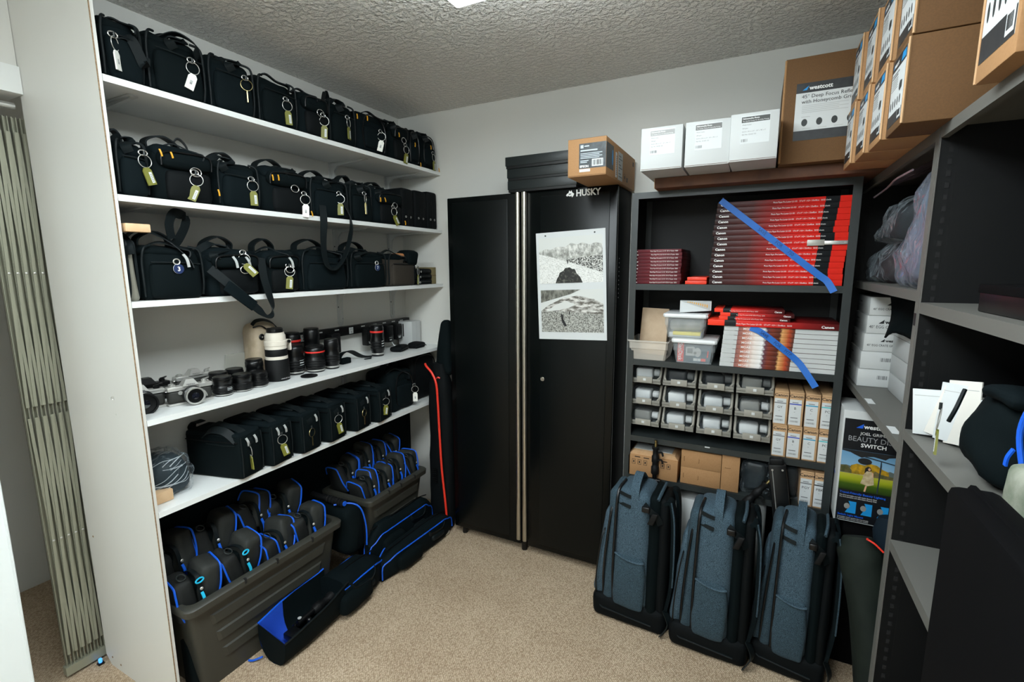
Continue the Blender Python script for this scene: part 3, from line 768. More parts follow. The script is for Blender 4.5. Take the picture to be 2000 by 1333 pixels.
t = thing('power_strip', 'long black wall power strip with outlets and chargers', 'power strip', (-2.009, 1.985, 1.205), PI / 2)
MB().b2((-.43, -.038, -.022), (.43, 0, .026), .003).build('housing', plastic_l, t)
for k, x in enumerate((-.385, -.07)):
    o = MB().b2((x - .015, -.0395, -.016), (x + .015, -.038, .018), .001).build('outlet', paper_g, t)
    for dx, dz in ((-.005, .008), (.005, .008)): MB().b2((x + dx - .001, -.0402, dz - .004), (x + dx + .001, -.0394, dz + .004)).build('slot', slot_m, o, False)
    MB().cyl((x, -.0394, -.007), .0025, .001, 10, 'y').build('ground_hole', slot_m, o)
for x in (-.28, -.17, .02, .115, .195, .275, .35): MB().b2((x - .014, -.0392, .012), (x + .014, -.0381, .018)).build('slot_cover', paper_g, t, False)
MB().b2((.395, -.0395, .002), (.401, -.038, .008)).build('indicator_light', M('red_led', (255, 60, 60), .4, emit=3), t, False)
for k, x in enumerate((-.215, .03, .12, .20, .28, .35)):
    c = thing('battery_charger', 'black battery charger plugged into the wall strip, ' + (ORD[k] + ' from the end near the telephoto'), 'charger', (-2.009 + .039, 1.985 + x, 1.125), PI / 2, 'battery chargers on the strip')
    q = .026 if k else .03
    MB().b2((-q, -.042, -.02 + .006 * (k % 3)), (q, 0, .082), .006).build('body', plastic_l, c)
    MB().b2((-q + .006, -.0455, .02), (q - .006, -.041, .07), .003).build('battery', plastic_r, c)
    plate(c, 'sticker', (-.012, -.0422, -.008 + .006 * (k % 3)), (1, 0, 0), (0, -1, 0), .018, .006, paper)
    text(c, 'CHARGE', .007, (-.018, -.0425, .006), (1, 0, 0), (0, -1, 0), ink_w)
t = thing('power_cable', 'black cord dropping from the power strip to the shelf', 'cable', (-1.985, 2.4, Z4))
MB().tube(cr([(.01, -.0, .12), (.02, -.01, .06), (.03, -.06, .008), (.05, -.1, .005), (.08, -.13, .005)]), .004, 8).build('cord', plastic_l, t)
MB().b2((0, -.012, .115), (.022, .012, .145), .003).build('plug', plastic_l, t)

# ------------------------------------------------------------------ lowest shelf: cube bags
Z5 = SH[4]
def cube_bag(label, y, k, tagk, seed):
    rz = .23 if k == 0 else .16
    t = thing('cube_camera_bag', label, 'bag', (-1.826, y, Z5), rz, 'cube camera bags on the lowest shelf')
    L, T, H = .255, .112, .172
    MB().soft((0, 0, H / 2), (L, T, H), .012, 4, 2, .006, .003, seed).build('body', black_fab, t)
    MB().soft((0, 0, H * .985), (L * .97, T * .98, .022), .010, 4, 2, .004, .003, seed + 1).build('lid', black_fab2, t)
    MB().tube([(-L * .47, -T / 2 - .003, H * .86), (0, -T / 2 - .006, H * .855), (L * .47, -T / 2 - .003, H * .86)], .0022, 6).build('zipper', plastic_l, t)
    for s in (-1, 1): MB().tube([(L / 2 + .001, s * (T / 2 - .006), .01), (L / 2 + .004, s * (T / 2 - .005), H * .5), (L / 2 + .001, s * (T / 2 - .006), H * .96)], .0028, 6).build('edge_piping', web_m, t)
    MB().soft((.01, -T * .1, H + .017), (.11, .05, .012), .005, 3, 2, .003, .004, seed).build('top_grip', web_m, t)
    MB().ribbon([(-.06, .01, H + .008), (-.02, -.01, H + .03), (.04, -.02, H + .028), (.1, -.02, H + .012), (.128, -.015, H - .02), (.132, -.01, H - .045)], (.1, 1, .1), .03, .003).build('strap', web_m, t)
    if k == 0:
        MB().ribbon([(-.125, 0, H * .9), (-.15, .0, H * 1.0), (-.14, .01, H * 1.13), (-.11, .01, H * 1.12)], (0, 1, 0), .036, .003).build('side_loop', web_m, t)
        MB().ribbon([(-.04, -.05, H * .96), (.01, -.06, H * 1.12), (.07, -.06, H * 1.1), (.11, -.05, H * .88)], (.1, .6, .5), .03, .003).build('front_strap', web_m, t)
        MB().tube([(-.02, -T / 2 - .007, H * .80), (.06, -T / 2 - .008, H * .785), (.11, -T / 2 - .006, H * .80)], .0018, 6).build('pocket_seam', web_m, t)
    for dx, dy in ((.0, -.03), (.0, .01)) if k in (0, 1) else ((0, .02),):
        MB().ribbon([(L / 2 + .006, dy, H * .93), (L / 2 + .011, dy + .004, H * .84), (L / 2 + .009, dy + .008, H * .74)], (0, 1, .2), .008, .003, 4).build('zipper_pull', paper_g, t)
    tag_on(t, (L / 2 + .012, -.01 if k else -.02, H * (.72 if tagk == 0 else .62)), (1, (1.6, -.5, .1, -.4, .1, -.7)[k], 0), tagk, (-.2, .25, .0, .2, .0, -.15)[k], .019)
cl = ['turned wide toward the room', 'with two white pulls and an olive tag', 'with a ring and thin brass key', 'mid-row with an olive tag', 'with a bare ring near the far end', 'with a dark tag, last of the row']
for k, y in enumerate((1.082, 1.222, 1.368, 1.518, 1.682, 1.838)):
    cube_bag('%s black cube bag on the lowest shelf, %s' % (ORD[k], cl[k]), y, k, (0, 0, 3, 0, 3, 0)[k], 100 + 2 * k)
t = cam_bag('rounded black bag at the far end of the lowest shelf beside the tall bag', 1.955, 2.165, Z5, .225, .22, -1.735, 2, 130, (2, .3, .55, 0), group='cube camera bags on the lowest shelf')
t = thing('soft_case', 'dark bag shape added for the deep shade in the far corner of the lowest shelf', 'bag', (-1.875, 2.295, Z5), PI / 2)  # bag shape added to fill this corner with deep shade
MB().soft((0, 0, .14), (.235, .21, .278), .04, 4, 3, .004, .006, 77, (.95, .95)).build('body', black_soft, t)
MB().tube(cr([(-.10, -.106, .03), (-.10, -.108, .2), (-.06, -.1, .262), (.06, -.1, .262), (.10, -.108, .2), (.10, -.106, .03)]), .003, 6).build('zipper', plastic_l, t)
t = thing('shade_sheet', 'black sheet added for the deep shade on the wall behind the totes', 'cloth', (-1.992, 1.61, 0))  # added sheet, stands in for the deep shade under the lowest shelf
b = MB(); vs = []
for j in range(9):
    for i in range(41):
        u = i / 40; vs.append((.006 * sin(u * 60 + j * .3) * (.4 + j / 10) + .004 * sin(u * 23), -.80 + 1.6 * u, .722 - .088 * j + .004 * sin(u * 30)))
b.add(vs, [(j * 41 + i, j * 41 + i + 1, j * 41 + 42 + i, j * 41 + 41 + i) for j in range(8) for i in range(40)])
o = b.build('shade_drape', black_fab, t, ang=180); md = o.modifiers.new('thickness', 'SOLIDIFY'); md.thickness = .003
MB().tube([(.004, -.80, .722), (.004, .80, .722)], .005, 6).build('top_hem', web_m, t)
t = thing('wrapped_bundle', 'dark blue-grey bundle wrapped in creased clear plastic', 'bundle', (-1.872, .875, Z5), PI / 2)
MB().soft((0, 0, .068), (.13, .17, .136), .045, 4, 3, .006, .01, 7, (.8, .85)).build('contents', M('teal_cloth', (14, 34, 42), .7, bump=(40, .3, .004)), t)
MB().soft((0, -.004, .075), (.150, .19, .15), .04, 9, 3, .006, .016, 9, (.78, .85), fs=34).build('plastic_wrap', clear_film, t)

fold = M('film_fold', (206, 216, 222), .15, alpha=.45)
rf = random.Random(4)
for k in range(13):
    a = rf.uniform(-.9, .9); q = []
    for i in range(6):
        u = i / 5; x_ = -.062 + .124 * u; z_ = .022 + .016 * k * .55 + .03 * u + .012 * sin(4 * u + k)
        z_ = min(z_, .135); sc_ = 1 - .2 * z_ / .15
        q.append((x_ * sc_, -(.093 * (1 - (abs(x_) / .075) ** 3 * .5)) * sc_ - .003, z_))
    q = q[rf.randint(0, 2):6 - rf.randint(0, 2)]
    MB().tube(cr(q, 4), rf.uniform(.0008, .0022), 5).build('crease', fold, t)

# ------------------------------------------------------------------ totes of blue-trimmed bags
def tote(label, y0, y1):
    t = thing('storage_tote', label, 'tote', (-1.83, (y0 + y1) / 2, 0), 0, 'storage totes on the floor')
    L = (y1 - y0) / 2; Wd = .165; H = .385
    def sec(hx, hy, z, r=.03, n=4):
        out = []
        for (sx, sy, a0) in ((1, 1, 0), (-1, 1, PI / 2), (-1, -1, PI), (1, -1, 1.5 * PI)):
            for i in range(n + 1):
                a = a0 + PI / 2 * i / n
                out.append((sx * (hx - r) + r * cos(a), sy * (hy - r) + r * sin(a), z))
        return out
    b = MB()
    b.loft([sec(Wd - .055, L - .06, .008), sec(Wd - .05, L - .055, 0), sec(Wd - .012, L - .012, H - .03), sec(Wd - .012, L - .012, H), sec(Wd - .018, L - .018, H), sec(Wd - .056, L - .06, .008)])
    b.build('tub', tote_m, t)
    b = MB(); b.loft([sec(Wd - .014, L - .014, H - .028), sec(Wd + .012, L + .004, H - .03), sec(Wd + .014, L + .006, H - .006), sec(Wd + .008, L + .002, H), sec(Wd - .016, L - .016, H + .001)], cap=False)
    b.build('rim', tote_m, t)
    for k in range(3):      # pressed ribs on the front
        z = .09 + .085 * k
        x = lambda z: Wd - .05 + (.038) * z / (H - .03)
        n = MB(); q = L * (.62 + .06 * k)
        n.add([(x(z) - .001, -q, z), (x(z) - .001, q, z), (x(z + .05) - .001, q + .01, z + .05), (x(z + .05) - .001, -q - .01, z + .05),
               (x(z) + .010, -q + .012, z + .008), (x(z) + .010, q - .012, z + .008), (x(z + .05) + .006, q - .004, z + .044), (x(z + .05) + .006, -q + .004, z + .044)],
              [(4, 5, 6, 7), (0, 1, 5, 4), (1, 2, 6, 5), (2, 3, 7, 6), (3, 0, 4, 7)])
        n.build('rib', tote_m, t, False)
    for y in (-.4, .0, .5): MB().b2((Wd + .004, y * L - .004, H - .018), (Wd + .0155, y * L + .004, H + .0015)).build('rim_notch', slot_m, t, False)
    return t
tote('large grey plastic tote of blue-trimmed bags next to the end panel', .80, 1.485)
tote('grey plastic tote of blue-trimmed bags beside the tall red-zip bag', 1.665, 2.135)

def kit_bag(label, x, y, w, rz, seed, top=.46, cyan=False, tilt=0):
    """upright two-lobed pouch with blue piping: local X = length, -Y = front"""
    r = random.Random(seed); H = top - .02; d = .128
    t = thing('kit_bag', label, 'bag', (x, y, .012), rz, 'blue-trimmed bags in the totes')
    MB().soft((0, 0, H * .45), (w * .62, d * .55, H * .9), .02, 5, 2, .003, .003, seed).build('body', black_fab, t)
    for s in (-1, 1):
        hz = H * (1 if s > 0 else .95) + r.uniform(-.012, .012); wl = w * (.50 if s > 0 else .46)
        R = Matrix.Translation((s * w * .26, 0, hz - .075)) @ Matrix.Rotation(s * r.uniform(.05, .28), 4, 'Y') @ Matrix.Rotation(r.uniform(-.15, .2), 4, 'X')
        q = MB(); q.M = R; q.soft((0, 0, 0), (wl, d, .15), .022, 5, 2, .003, .006, seed + s, (.92, .80), fs=18); q.build('lobe', (kit_black, kit_grey)[s > 0], t)
        for e in ((s,) if r.random() < .8 else (s, -s)):
            cx = e * wl * .40
            pts = [(cx - .01 * e, -d * .52, -.06), (cx, -d * .485, -.01), (cx, -d * .425, .045), (cx - .002 * e, -d * .32, .070), (cx - .002 * e, d * .1, .0755), (cx, d * .34, .069), (cx, d * .45, .03)]
            q = MB(); q.M = R; q.tube(cr(pts, 5), .0036, 6); q.build('piping', blue_m, t)
    MB().ribbon([(0, -d * .58, H * .60), (0, -d * .58, H * .78), (0, -d * .42, H * .94), (0, 0, H * .955), (0, d * .4, H * .9)], (1, 0, 0), .014, .003).build('strap', web_m, t)
    MB().ribbon([(0, -d * .62, H * .84), (.003, -d * .68, H * .79), (.002, -d * .68, H * .73)], (1, 0, 0), .009, .004, 4).build('zipper_pull', cyan_m if cyan else blue_m, t)
    MB().lathe([(.005, 0), (.006, .002), (.004, .004)], 10, (0, -d * .62, H * .87), 'y').build('toggle', satin, t)
    MB().ring((-w * .26, -.03, H * .95 + .008), .014, .002, (.2, -.5, 1), 18, 6).build('d_ring', steel_m, t)
    if cyan: MB().ring((.0, -d * .56, H * .93), .007, .003, (.2, -1, .4), 14, 6, 2).build('carabiner', cyan_m, t)
    return t
kit_grey = M('kit_bag_grey', (36, 38, 35), .7, spec=.4, bump=(40, .3, .004))
kit_black = M('kit_bag_black', (22, 24, 23), .75, spec=.35, bump=(40, .3, .004))
kn = 0
for row, (x, ys, top) in enumerate(((-1.912, (.875, 1.035, 1.195, 1.35), .555), (-1.772, (.88, 1.04, 1.20, 1.36), .478))):
    for k, y in enumerate(ys):
        kit_bag('black blue-piped pouch in the front tote, %s of the %s row from the end panel' % (ORD[k], ('wall-side', 'aisle-side')[row]), x + .004 * (k % 2), y, .158, PI / 2 + random.Random(kn).uniform(-.22, .22), 200 + kn, top + .012 * ((k * 7 + row) % 3), cyan=(row == 1 and k < 2)); kn += 1
for row, (x, ys, top) in enumerate(((-1.905, (1.735, 1.845, 1.955, 2.062), .56), (-1.772, (1.74, 1.85, 1.96, 2.068), .49))):
    for k, y in enumerate(ys):
        kit_bag('black blue-piped pouch in the far tote, %s of the %s row from the open bag' % (ORD[k], ('wall-side', 'aisle-side')[row]), x + .004 * (k % 2), y, .112, PI / 2 + random.Random(kn).uniform(-.2, .2), 200 + kn, top + .012 * ((k * 5 + row) % 3)); kn += 1

# ------------------------------------------------------------------ long blue-piped stand bags
def arch(w, h, n=16, a0=0, a1=2 * PI, p=3.0):
    out = []
    for i in range(n):
        a = a0 + (a1 - a0) * i / (n - 1 if abs(a1 - a0) < 6.2 else n)
        c, s = cos(a), sin(a)
        out.append((math.copysign(abs(c) ** (2 / p), c) * w / 2, math.copysign(abs(s) ** (2 / p), s) * h / 2 + h / 2))
    return out
def long_bag(label, loc, rz, L, Wd, H, seed, opened=False):
    t = thing('light_stand_bag', label, 'bag', loc, rz, 'long blue-piped bags on the floor')
    r = random.Random(seed); s0 = .52 if opened else 0
    secs = []; N = 14
    for k in range(N + 1):
        u = s0 + (1 - s0) * k / N; y = u * L
        e = min(1, .55 + 3.2 * min(1 - u, (u if not opened else 1)) ) if (u > .86 or (u < .14 and not opened)) else 1
        sc = [(px * e * (1 + .02 * sin(9 * u + seed)), y, pz * (.35 + .65 * e) * (1 + .04 * sin(7 * u + 1.3 * seed))) for px, pz in arch(Wd, H, 18)]
        secs.append([V(q) + noise.noise_vector(V(q) * 16 + V((seed, 0, 0))) * .005 for q in sc])
    MB().loft(secs).build('body', black_fab2, t)
    for s in (-1, 1):
        pts = []
        for k in range(0, N + 1):
            u = s0 + (1 - s0) * k / N; e = min(1, .55 + 3.2 * min(1 - u, (u if not opened else 1))) if (u > .86 or (u < .14 and not opened)) else 1
            pts.append((s * Wd * .46 * e, u * L, H * .80 * (.35 + .65 * e) + .004))
        pts = [(pts[0][0] * 1.02, pts[0][1] - .006, .02)] + pts + [(pts[-1][0], pts[-1][1] + .008, .03)] if not opened else pts + [(pts[-1][0], pts[-1][1] + .008, .03)]
        MB().tube(cr(pts, 3), .0036, 6).build('piping', blue_m, t)
    MB().tube(cr([(.01, L * (s0 + .04), H * 1.0), (.0, L * .7, H * 1.03), (0, L * .95, H * .95)], 5), .003, 6).build('zipper', plastic_l, t)
    MB().soft((Wd * .5, L * (.62 if opened else .3), H * .42), (.05, L * .3, H * .5), .018, 4, 2, .006, .006, seed + 2).build('side_pocket', black_fab, t)
    MB().soft((Wd * .5, L * .72, H * .45), (.03, L * .18, .03), .010, 3, 2, .002, .004, seed + 4).build('grip', web_m, t)
    MB().ribbon([(Wd * .44, L * .58, H * .8), (Wd * .56, L * .62, H * .66), (Wd * .58, L * .78, H * .62), (Wd * .44, L * .84, H * .82)], (.4, .1, 1), .024, .003).build('handle', web_m, t)
    if opened:
        # open mouth: a U trough with blue lining, walls flaring out
        n = 13
        def prof(u, off, k):
            w = Wd * (.92 + .14 * sin(PI * min(1, u / s0))) ; out = []
            for i in range(n):
                a = PI + PI * i / (n - 1); c, s = cos(a), sin(a)
                hz = (H * (.92 + .16 * u / s0)) if c < 0 else (H * (.70 + .25 * u / s0))
                x = math.copysign(abs(c) ** .7, c) * (w / 2 - off); z = off + (hz - off) * (1 + math.copysign(abs(s) ** .7, s))
                out.append(V((x, u * L, z)) + noise.noise_vector(V((x, u * L, z)) * 14) * .004)
            return out
        us = [0, .02, .1, .2, .3, .4, .5, .56]
        b = MB(); b.loft([prof(u, 0, k) for k, u in enumerate(us)], cap=False, closed=False)
        b.add([prof(0, 0, 0)[i] for i in range(n)], [tuple(range(n))]); b.build('open_shell', black_fab, t)
        b = MB(); b.loft([prof(u, .005, k) for k, u in enumerate(us[:4])], cap=False, closed=False)
        b.add([p_ + V((0, .005, 0)) for p_ in prof(0, .005, 0)], [tuple(range(n))]); b.build('lining', bluelin, t)
        MB().loft([prof(u, .005, k) for k, u in enumerate(us[3:])], cap=False, closed=False).build('inner_wall', black_fab, t)
        for s in (0, n - 1): MB().tube(cr([prof(u, 0, 0)[s] for u in us], 2), .004, 6).build('mouth_edge', blue_m if s == 0 else web_m, t)
        MB().tube(cr([(-.05, -.01, .02), (-.08, -.03, .008), (-.10, -.035, .006)]), .004, 6).build('loose_pull', blue_m, t)
    return t
t = long_bag('open black stand bag showing its blue lining on the carpet', (-1.605, 1.055, .0), .03, .60, .165, .165, 3, True)
st = thing('light_stand', 'folded black light stand lying inside the open blue-lined bag', 'light stand', (-1.61, 1.13, .045), .04)
for k, (dx, dz) in enumerate(((-.025, .012), (.02, .0), (.0, .038))):
    MB().tube([(dx, .05, dz), (dx, .42, dz + .012)], .011, 10).build('tube', plastic_l, st)
MB().lathe([(.018, .10), (.022, .11), (.022, .14), (.016, .15), (.016, .18), (.022, .19), (.022, .215), (.014, .23)], 16, (0, .36, .038), 'y').build('collar', plastic_r, st)
MB().lathe([(.008, 0), (.010, .004), (.010, .018), (.006, .022)], 12, (.02, .09, .02)).build('knob', plastic_l, st)
MB().b2((-.03, .0, -.006), (.03, .05, .02), .004).build('foot_block', plastic_l, st)
MB().cyl((.0, .06, .055), .008, .002, 14).build('dial', paper_g, st)
long_bag('closed black stand bag with blue edging behind another, against the far tote', (-1.665, 1.64, 0), -.02, .50, .075, .235, 5)
long_bag('closed black stand bag with blue edging at the carpet edge near the far tote', (-1.575, 1.625, 0), -.06, .545, .095, .145, 8)
t = thing('monopod_bag', 'open black bag with a ribbed monopod lying across the gap between totes', 'bag', (-1.80, 1.575, .30), 0)
MB().soft((0, 0, -.02), (.3, .12, .25), .05, 4, 3, .006, .008, 44).build('body', black_fab, t)
MB().tube(cr([(.05, -.05, .115), (.11, .0, .115), (.145, .03, .08), (.152, .05, -.02), (.15, .05, -.12)]), .004, 6).build('piping', blue_m, t)
m_ = MB(); 
for k in range(6): m_.lathe([(.012, .02 * k), (.018, .02 * k + .004), (.018, .02 * k + .014), (.012, .02 * k + .018)], 14, (-.02, -.03, .125), 'x')
m_.build('ribbed_grip', plastic_r, t)
MB().lathe([(.014, -.1), (.014, -.01), (.01, 0)], 14, (-.02, -.03, .125), 'x').build('tube', plastic_l, t)
MB().cyl((.1, -.03, .125), .012, .003, 14, 'x').build('end_cap', blue_m, t)

# ------------------------------------------------------------------ tall black bag with red zip beside the cabinet
t = thing('tall_stand_bag', 'tall black bag with a red zip standing beside the black cabinet', 'bag', (-1.60, 2.205, 0))
secs = []
for k in range(17):
    u = k / 16; z = .005 + u * 1.0; w = .155 + .01 * sin(4 * u) - .02 * u; dd = .10
    if u < .05: w *= .85; dd *= .8
    if u > .93: w *= .8 - (u - .93) * 4; dd *= .7
    secs.append([V((px + .012 * sin(2.5 * u), pz - dd / 2, z)) + noise.noise_vector(V((px, pz, z)) * 9) * .006 for px, pz in arch(w, dd, 16)])
MB().loft(secs).build('body', black_soft, t)
MB().soft((.02, .02, 1.09), (.13, .07, .32), .035, 5, 3, .004, .012, 4, (.4, .6), (.015, .01)).build('hood', black_fab, t)
MB().tube(cr([(-.062, -.045, 1.0), (-.042, -.06, .990), (.0, -.066, .955), (.03, -.072, .90), (.036, -.070, .8), (.042, -.07, .6), (.05, -.07, .4), (.062, -.062, .2), (.066, -.058, .1)]), .0065, 8).build('red_zip', red_m, t)
MB().ribbon([(.034, -.072, .93), (.048, -.078, .94), (.058, -.074, .935)], (0, .3, 1), .007, .003, 4).build('zipper_pull', red_m, t)
MB().lathe([(.012, 0), (.016, .006), (.016, .03), (.012, .036)], 16, (.075, -.06, .014), 'y').build('wheel', satin, t)
for k in range(7): MB().b2((-.02, -.066, .30 + .013 * k), (.01, -.060, .306 + .013 * k)).build('vent_rib', plastic_l, t, False)

# ------------------------------------------------------------------ folding gate and sheet by the doorway
t = thing('folding_gate', 'folded green-grey steel scissor gate beside the end panel', 'gate', (-2.25, .715, 0))
for k in range(6):
    y = -.052 + k * .0215
    b = MB(); b.b2((-.012, y - .0065, .02), (-.009, y + .0065, 2.05)); b.b2((-.012, y - .0065, .02), (.006, y - .0045, 2.05)); b.b2((-.012, y + .0045, .02), (.006, y + .0065, 2.05))
    b.build('channel_bar', gate_m, t, False)
for k in range(5):
    y = -.052 + k * .0215
    for s in range(2):
        z0 = .10 + s * .97
        for q in (0, 1):
            MB().ribbon([(.009 + .004 * q, y + (.002 if q else .0195), z0), (.009 + .004 * q, y + (.0195 if q else .002), z0 + .93)], (0, 1, .02), .009, .0025, 1).build('lattice_bar', gate_m, t, False)
        MB().lathe([(.004, 0), (.004, .002), (.001, .004)], 8, (.0155, y + .0107, z0 + .465), 'x').build('rivet', satin, t)
MB().b2((-.015, -.065, .015), (.012, .066, .05)).build('bottom_shoe', gate_m, t, False)
t = thing('gate_track', 'bright steel track rod under the door head trim', 'rail', (-2.245, 0, 2.085))
MB().tube([(0, -1.6, 0), (0, .755, 0)], .012, 12).build('rod', chrome, t)
for y in (-.9, .1, .7): MB().b2((-.004, y - .01, .008), (.004, y + .01, .0295)).build('hanger', satin, t, False)
t = thing('white_sheet', 'white hanging sheet at the doorway edge beside the gate', 'sheet', (-2.14, .30, 0))
b = MB(); cols = 26; rows = 14
vs = []
for j in range(rows + 1):
    z = 2.06 - j * (2.05 / rows)
    for i in range(cols + 1):
        u = i / cols; y = -.75 + u * (.985 + .0 * j / rows)
        vs.append((-.01 + .028 * sin(u * 26 + .4 * sin(z * 2)) * (.35 + .5 * j / rows) + .012 * sin(z * 3 + u * 5), y, z))
fs = [(j * (cols + 1) + i, j * (cols + 1) + i + 1, (j + 1) * (cols + 1) + i + 1, (j + 1) * (cols + 1) + i) for j in range(rows) for i in range(cols)]
b.add(vs, fs); b.build('cloth', sheet_m, t, ang=180)
b = MB(); b.tube([vs[j * (cols + 1) + cols] for j in range(rows + 1)], .004, 6); b.build('hem', sheet_m, t)
t = thing('blue_light', 'tiny glowing blue plug on the carpet beside the end panel', 'light', (-2.218, .745, 0))
MB().soft((0, 0, .016), (.012, .012, .02), .005, 1, 2).build('lens', M('blue_glow', (70, 150, 255), .3, emit=.6), t)
MB().b2((-.01, -.01, 0), (.01, .01, .008), .002).build('base', plastic_l, t)

# ------------------------------------------------------------------ black steel cabinet
CY = 2.17
t = thing('storage_cabinet', 'tall glossy black steel cabinet with two silver handle strips', 'cabinet', (-1.0325, CY, 0))
hw = .4575
b = MB(); b.b2((-hw, .022, .05), (hw, .256, 1.902), .003); b.build('carcass', cab_side, t)
for s in (-1, 1):
    d = thing_part = MB()
    x0, x1 = (-hw, -.026) if s < 0 else (.012, hw)
    d.b2((x0, 0, .045), (x1, .020, 1.906), .004); do = d.build('door', cab_m, t)
    fx0, fx1 = (x0 + .03, x1 - .07) if s < 0 else (x0 + .07, x1 - .035)
    MB().b2((fx0, -.003, .075), (fx1, .004, 1.88), .003).build('door_panel', cab_in, do)
    cx = -.037 if s < 0 else -.001
    pts = [(-.012, .0), (-.0125, -.010), (-.009, -.017), (0, -.02), (.009, -.017), (.0125, -.010), (.012, .0)]
    MB().prism(pts, 1.83, lambda u, v, w: (cx + u, v, .075 + w)).build('handle', alu, do, ang=50)
lk = MB().lathe([(.010, 0), (.011, .002), (.009, .004)], 18, (.098, -.003, .985), 'y').build('lock', alu, t)
MB().b2((.097, -.0078, .982), (.099, -.0069, .988)).build('keyhole', slot_m, lk, False)
for x in (-hw + .05, -.02, hw - .05): MB().cyl((x, .03, 0), .016, .05, 12).build('foot', plastic_l, t)
for k in range(10):
    MB().b2((hw - .0005, .05, 1.40 + .02 * k), (hw + .0006, .054, 1.405 + .02 * k)).build('side_slot', paper_g, t, False)
text(t, 'HUSKY', .040, (.262, -.0034, 1.868), (1, 0, .01), (0, -1, 0), ink_w, 'LEFT', .92, bold=.035)
dog = [(0, .008), (.006, .016), (.012, .018), (.016, .030), (.022, .024), (.027, .030), (.031, .020), (.040, .014), (.036, .004), (.030, -.002), (.026, .006), (.020, .002), (.012, .006), (.006, .003)]
shapes(t, 'dog_emblem', (.213, -.003, 1.866), (1, 0, 0), (0, -1, 0), [dog], ink_w)
shapes(t, 'dog_emblem_eye', (.213, -.003, 1.866), (1, 0, 0), (0, -1, 0), [[(.012, .012), (.020, .016), (.028, .014), (.020, .010)]], ink, off=.0013)

# photo print held by magnets on the cabinet door
def tex_mat(name, c0, c1, scale, lo, hi, stretch=(1, 1, 1), detail=8):
    m = M(name, c0, .5); nt = m.node_tree; b = nt.nodes['Principled BSDF']
    tc = nt.nodes.new('ShaderNodeTexCoord'); mp = nt.nodes.new('ShaderNodeMapping'); mp.inputs['Scale'].default_value = stretch
    nt.links.new(tc.outputs['Object'], mp.inputs[0])
    n = nt.nodes.new('ShaderNodeTexNoise'); n.inputs['Scale'].default_value = scale; n.inputs['Detail'].default_value = detail; n.inputs['Roughness'].default_value = .65
    nt.links.new(mp.outputs[0], n.inputs['Vector'])
    r = nt.nodes.new('ShaderNodeValToRGB'); e = r.color_ramp.elements
    e[0].position = lo; e[0].color = lin(c0) + (1,); e[1].position = hi; e[1].color = lin(c1) + (1,)
    nt.links.new(n.outputs['Fac'], r.inputs['Fac']); nt.links.new(r.outputs['Color'], b.inputs['Base Color'])
    return m
pm_sky = M('print_sky', (206, 208, 204), .5)
pm_mtn = tex_mat('print_mountain', (128, 128, 122), (214, 214, 208), 30, .40, .62, (1.6, 1, 1))
pm_snow = tex_mat('print_snow', (176, 176, 170), (226, 226, 222), 120, .38, .52, (1, 1, 2.5))
pm_rock = tex_mat('print_scree', (64, 64, 58), (196, 196, 188), 170, .38, .64)
pm_tree = tex_mat('print_trees', (44, 44, 40), (214, 214, 208), 150, .46, .58, (1, 1, 1.5))
pm_dark = tex_mat('print_dark', (30, 31, 28), (120, 120, 110), 60, .52, .72)
pm_hill = tex_mat('print_hill', (70, 70, 62), (150, 150, 140), 50, .4, .7, (1, 1, .5))
pm_soil = tex_mat('print_soil', (92, 88, 80), (214, 212, 206), 40, .42, .6, (.6, 1, 2))
t = thing('photo_print', 'white sheet with two black-and-white mountain photographs on the cabinet door', 'poster', (-.962, CY - .0045, 1.448), 0, rot=(0, -.04, 0))
U, Nn = (1, 0, 0), (0, -1, 0)
plate(t, 'sheet', (0, 0, -.258), U, Nn, .345, .516, paper, .0008)
def pic(nm, x, z, w, h, layers):
    o = plate(t, nm, (x, -.0008, z), U, Nn, w, h, pm_sky, .0002)
    for k, (n2, q, m) in enumerate(layers): shapes(o, n2, (x, -.001, z), U, Nn, [[(a * w, c * h) for a, c in q]], m, .00015, .0002 * (k + 1))
pic('upper_photo', .014, .015, .317, .217, [
 ('mountains', [(0, .45), (.0, .70), (.1, .76), (.2, .74), (.3, .80), (.42, .78), (.52, .86), (.62, .82), (.7, .86), (.8, .80), (.9, .84), (1, .80), (1, .4)], pm_mtn),
 ('valley_trees', [(.4, .5), (.55, .52), (.75, .55), (1, .58), (1, .2), (.6, .4)], pm_tree),
 ('snow_slope', [(0, 0), (0, .66), (.2, .58), (.45, .46), (.55, .42), (.75, .3), (1, .2), (1, 0)], pm_snow),
 ('boulder', [(.26, 0), (.28, .09), (.31, .15), (.33, .23), (.39, .27), (.42, .33), (.49, .34), (.53, .30), (.57, .30), (.60, .2), (.65, .13), (.69, 0)], pm_dark),
 ('hiker', [(.455, .42), (.45, .48), (.46, .5), (.47, .48), (.468, .42)], ink)])
pic('lower_photo', .016, -.222, .315, .205, [
 ('far_slope', [(0, .98), (0, .7), (.2, .78), (.5, .9), (.65, 1), (0, 1)], pm_hill),
 ('scree', [(0, 0), (0, .5), (.2, .5), (.6, .48), (1, .42), (1, 0)], pm_rock),
 ('moraine', [(.0, .5), (.1, .62), (.35, .8), (.6, .86), (.85, .78), (1, .66), (1, .42), (.6, .46), (.3, .5)], pm_soil),
 ('snow_tongue', [(.1, .5), (.25, .66), (.42, .74), (.55, .66), (.5, .6), (.3, .52)], pm_sky),
 ('climber', [(.33, .36), (.325, .42), (.345, .44), (.36, .4), (.37, .3), (.42, .15), (.38, .14), (.34, .26)], ink),
 ('hiker', [(.462, .42), (.46, .49), (.475, .5), (.478, .42)], ink)])
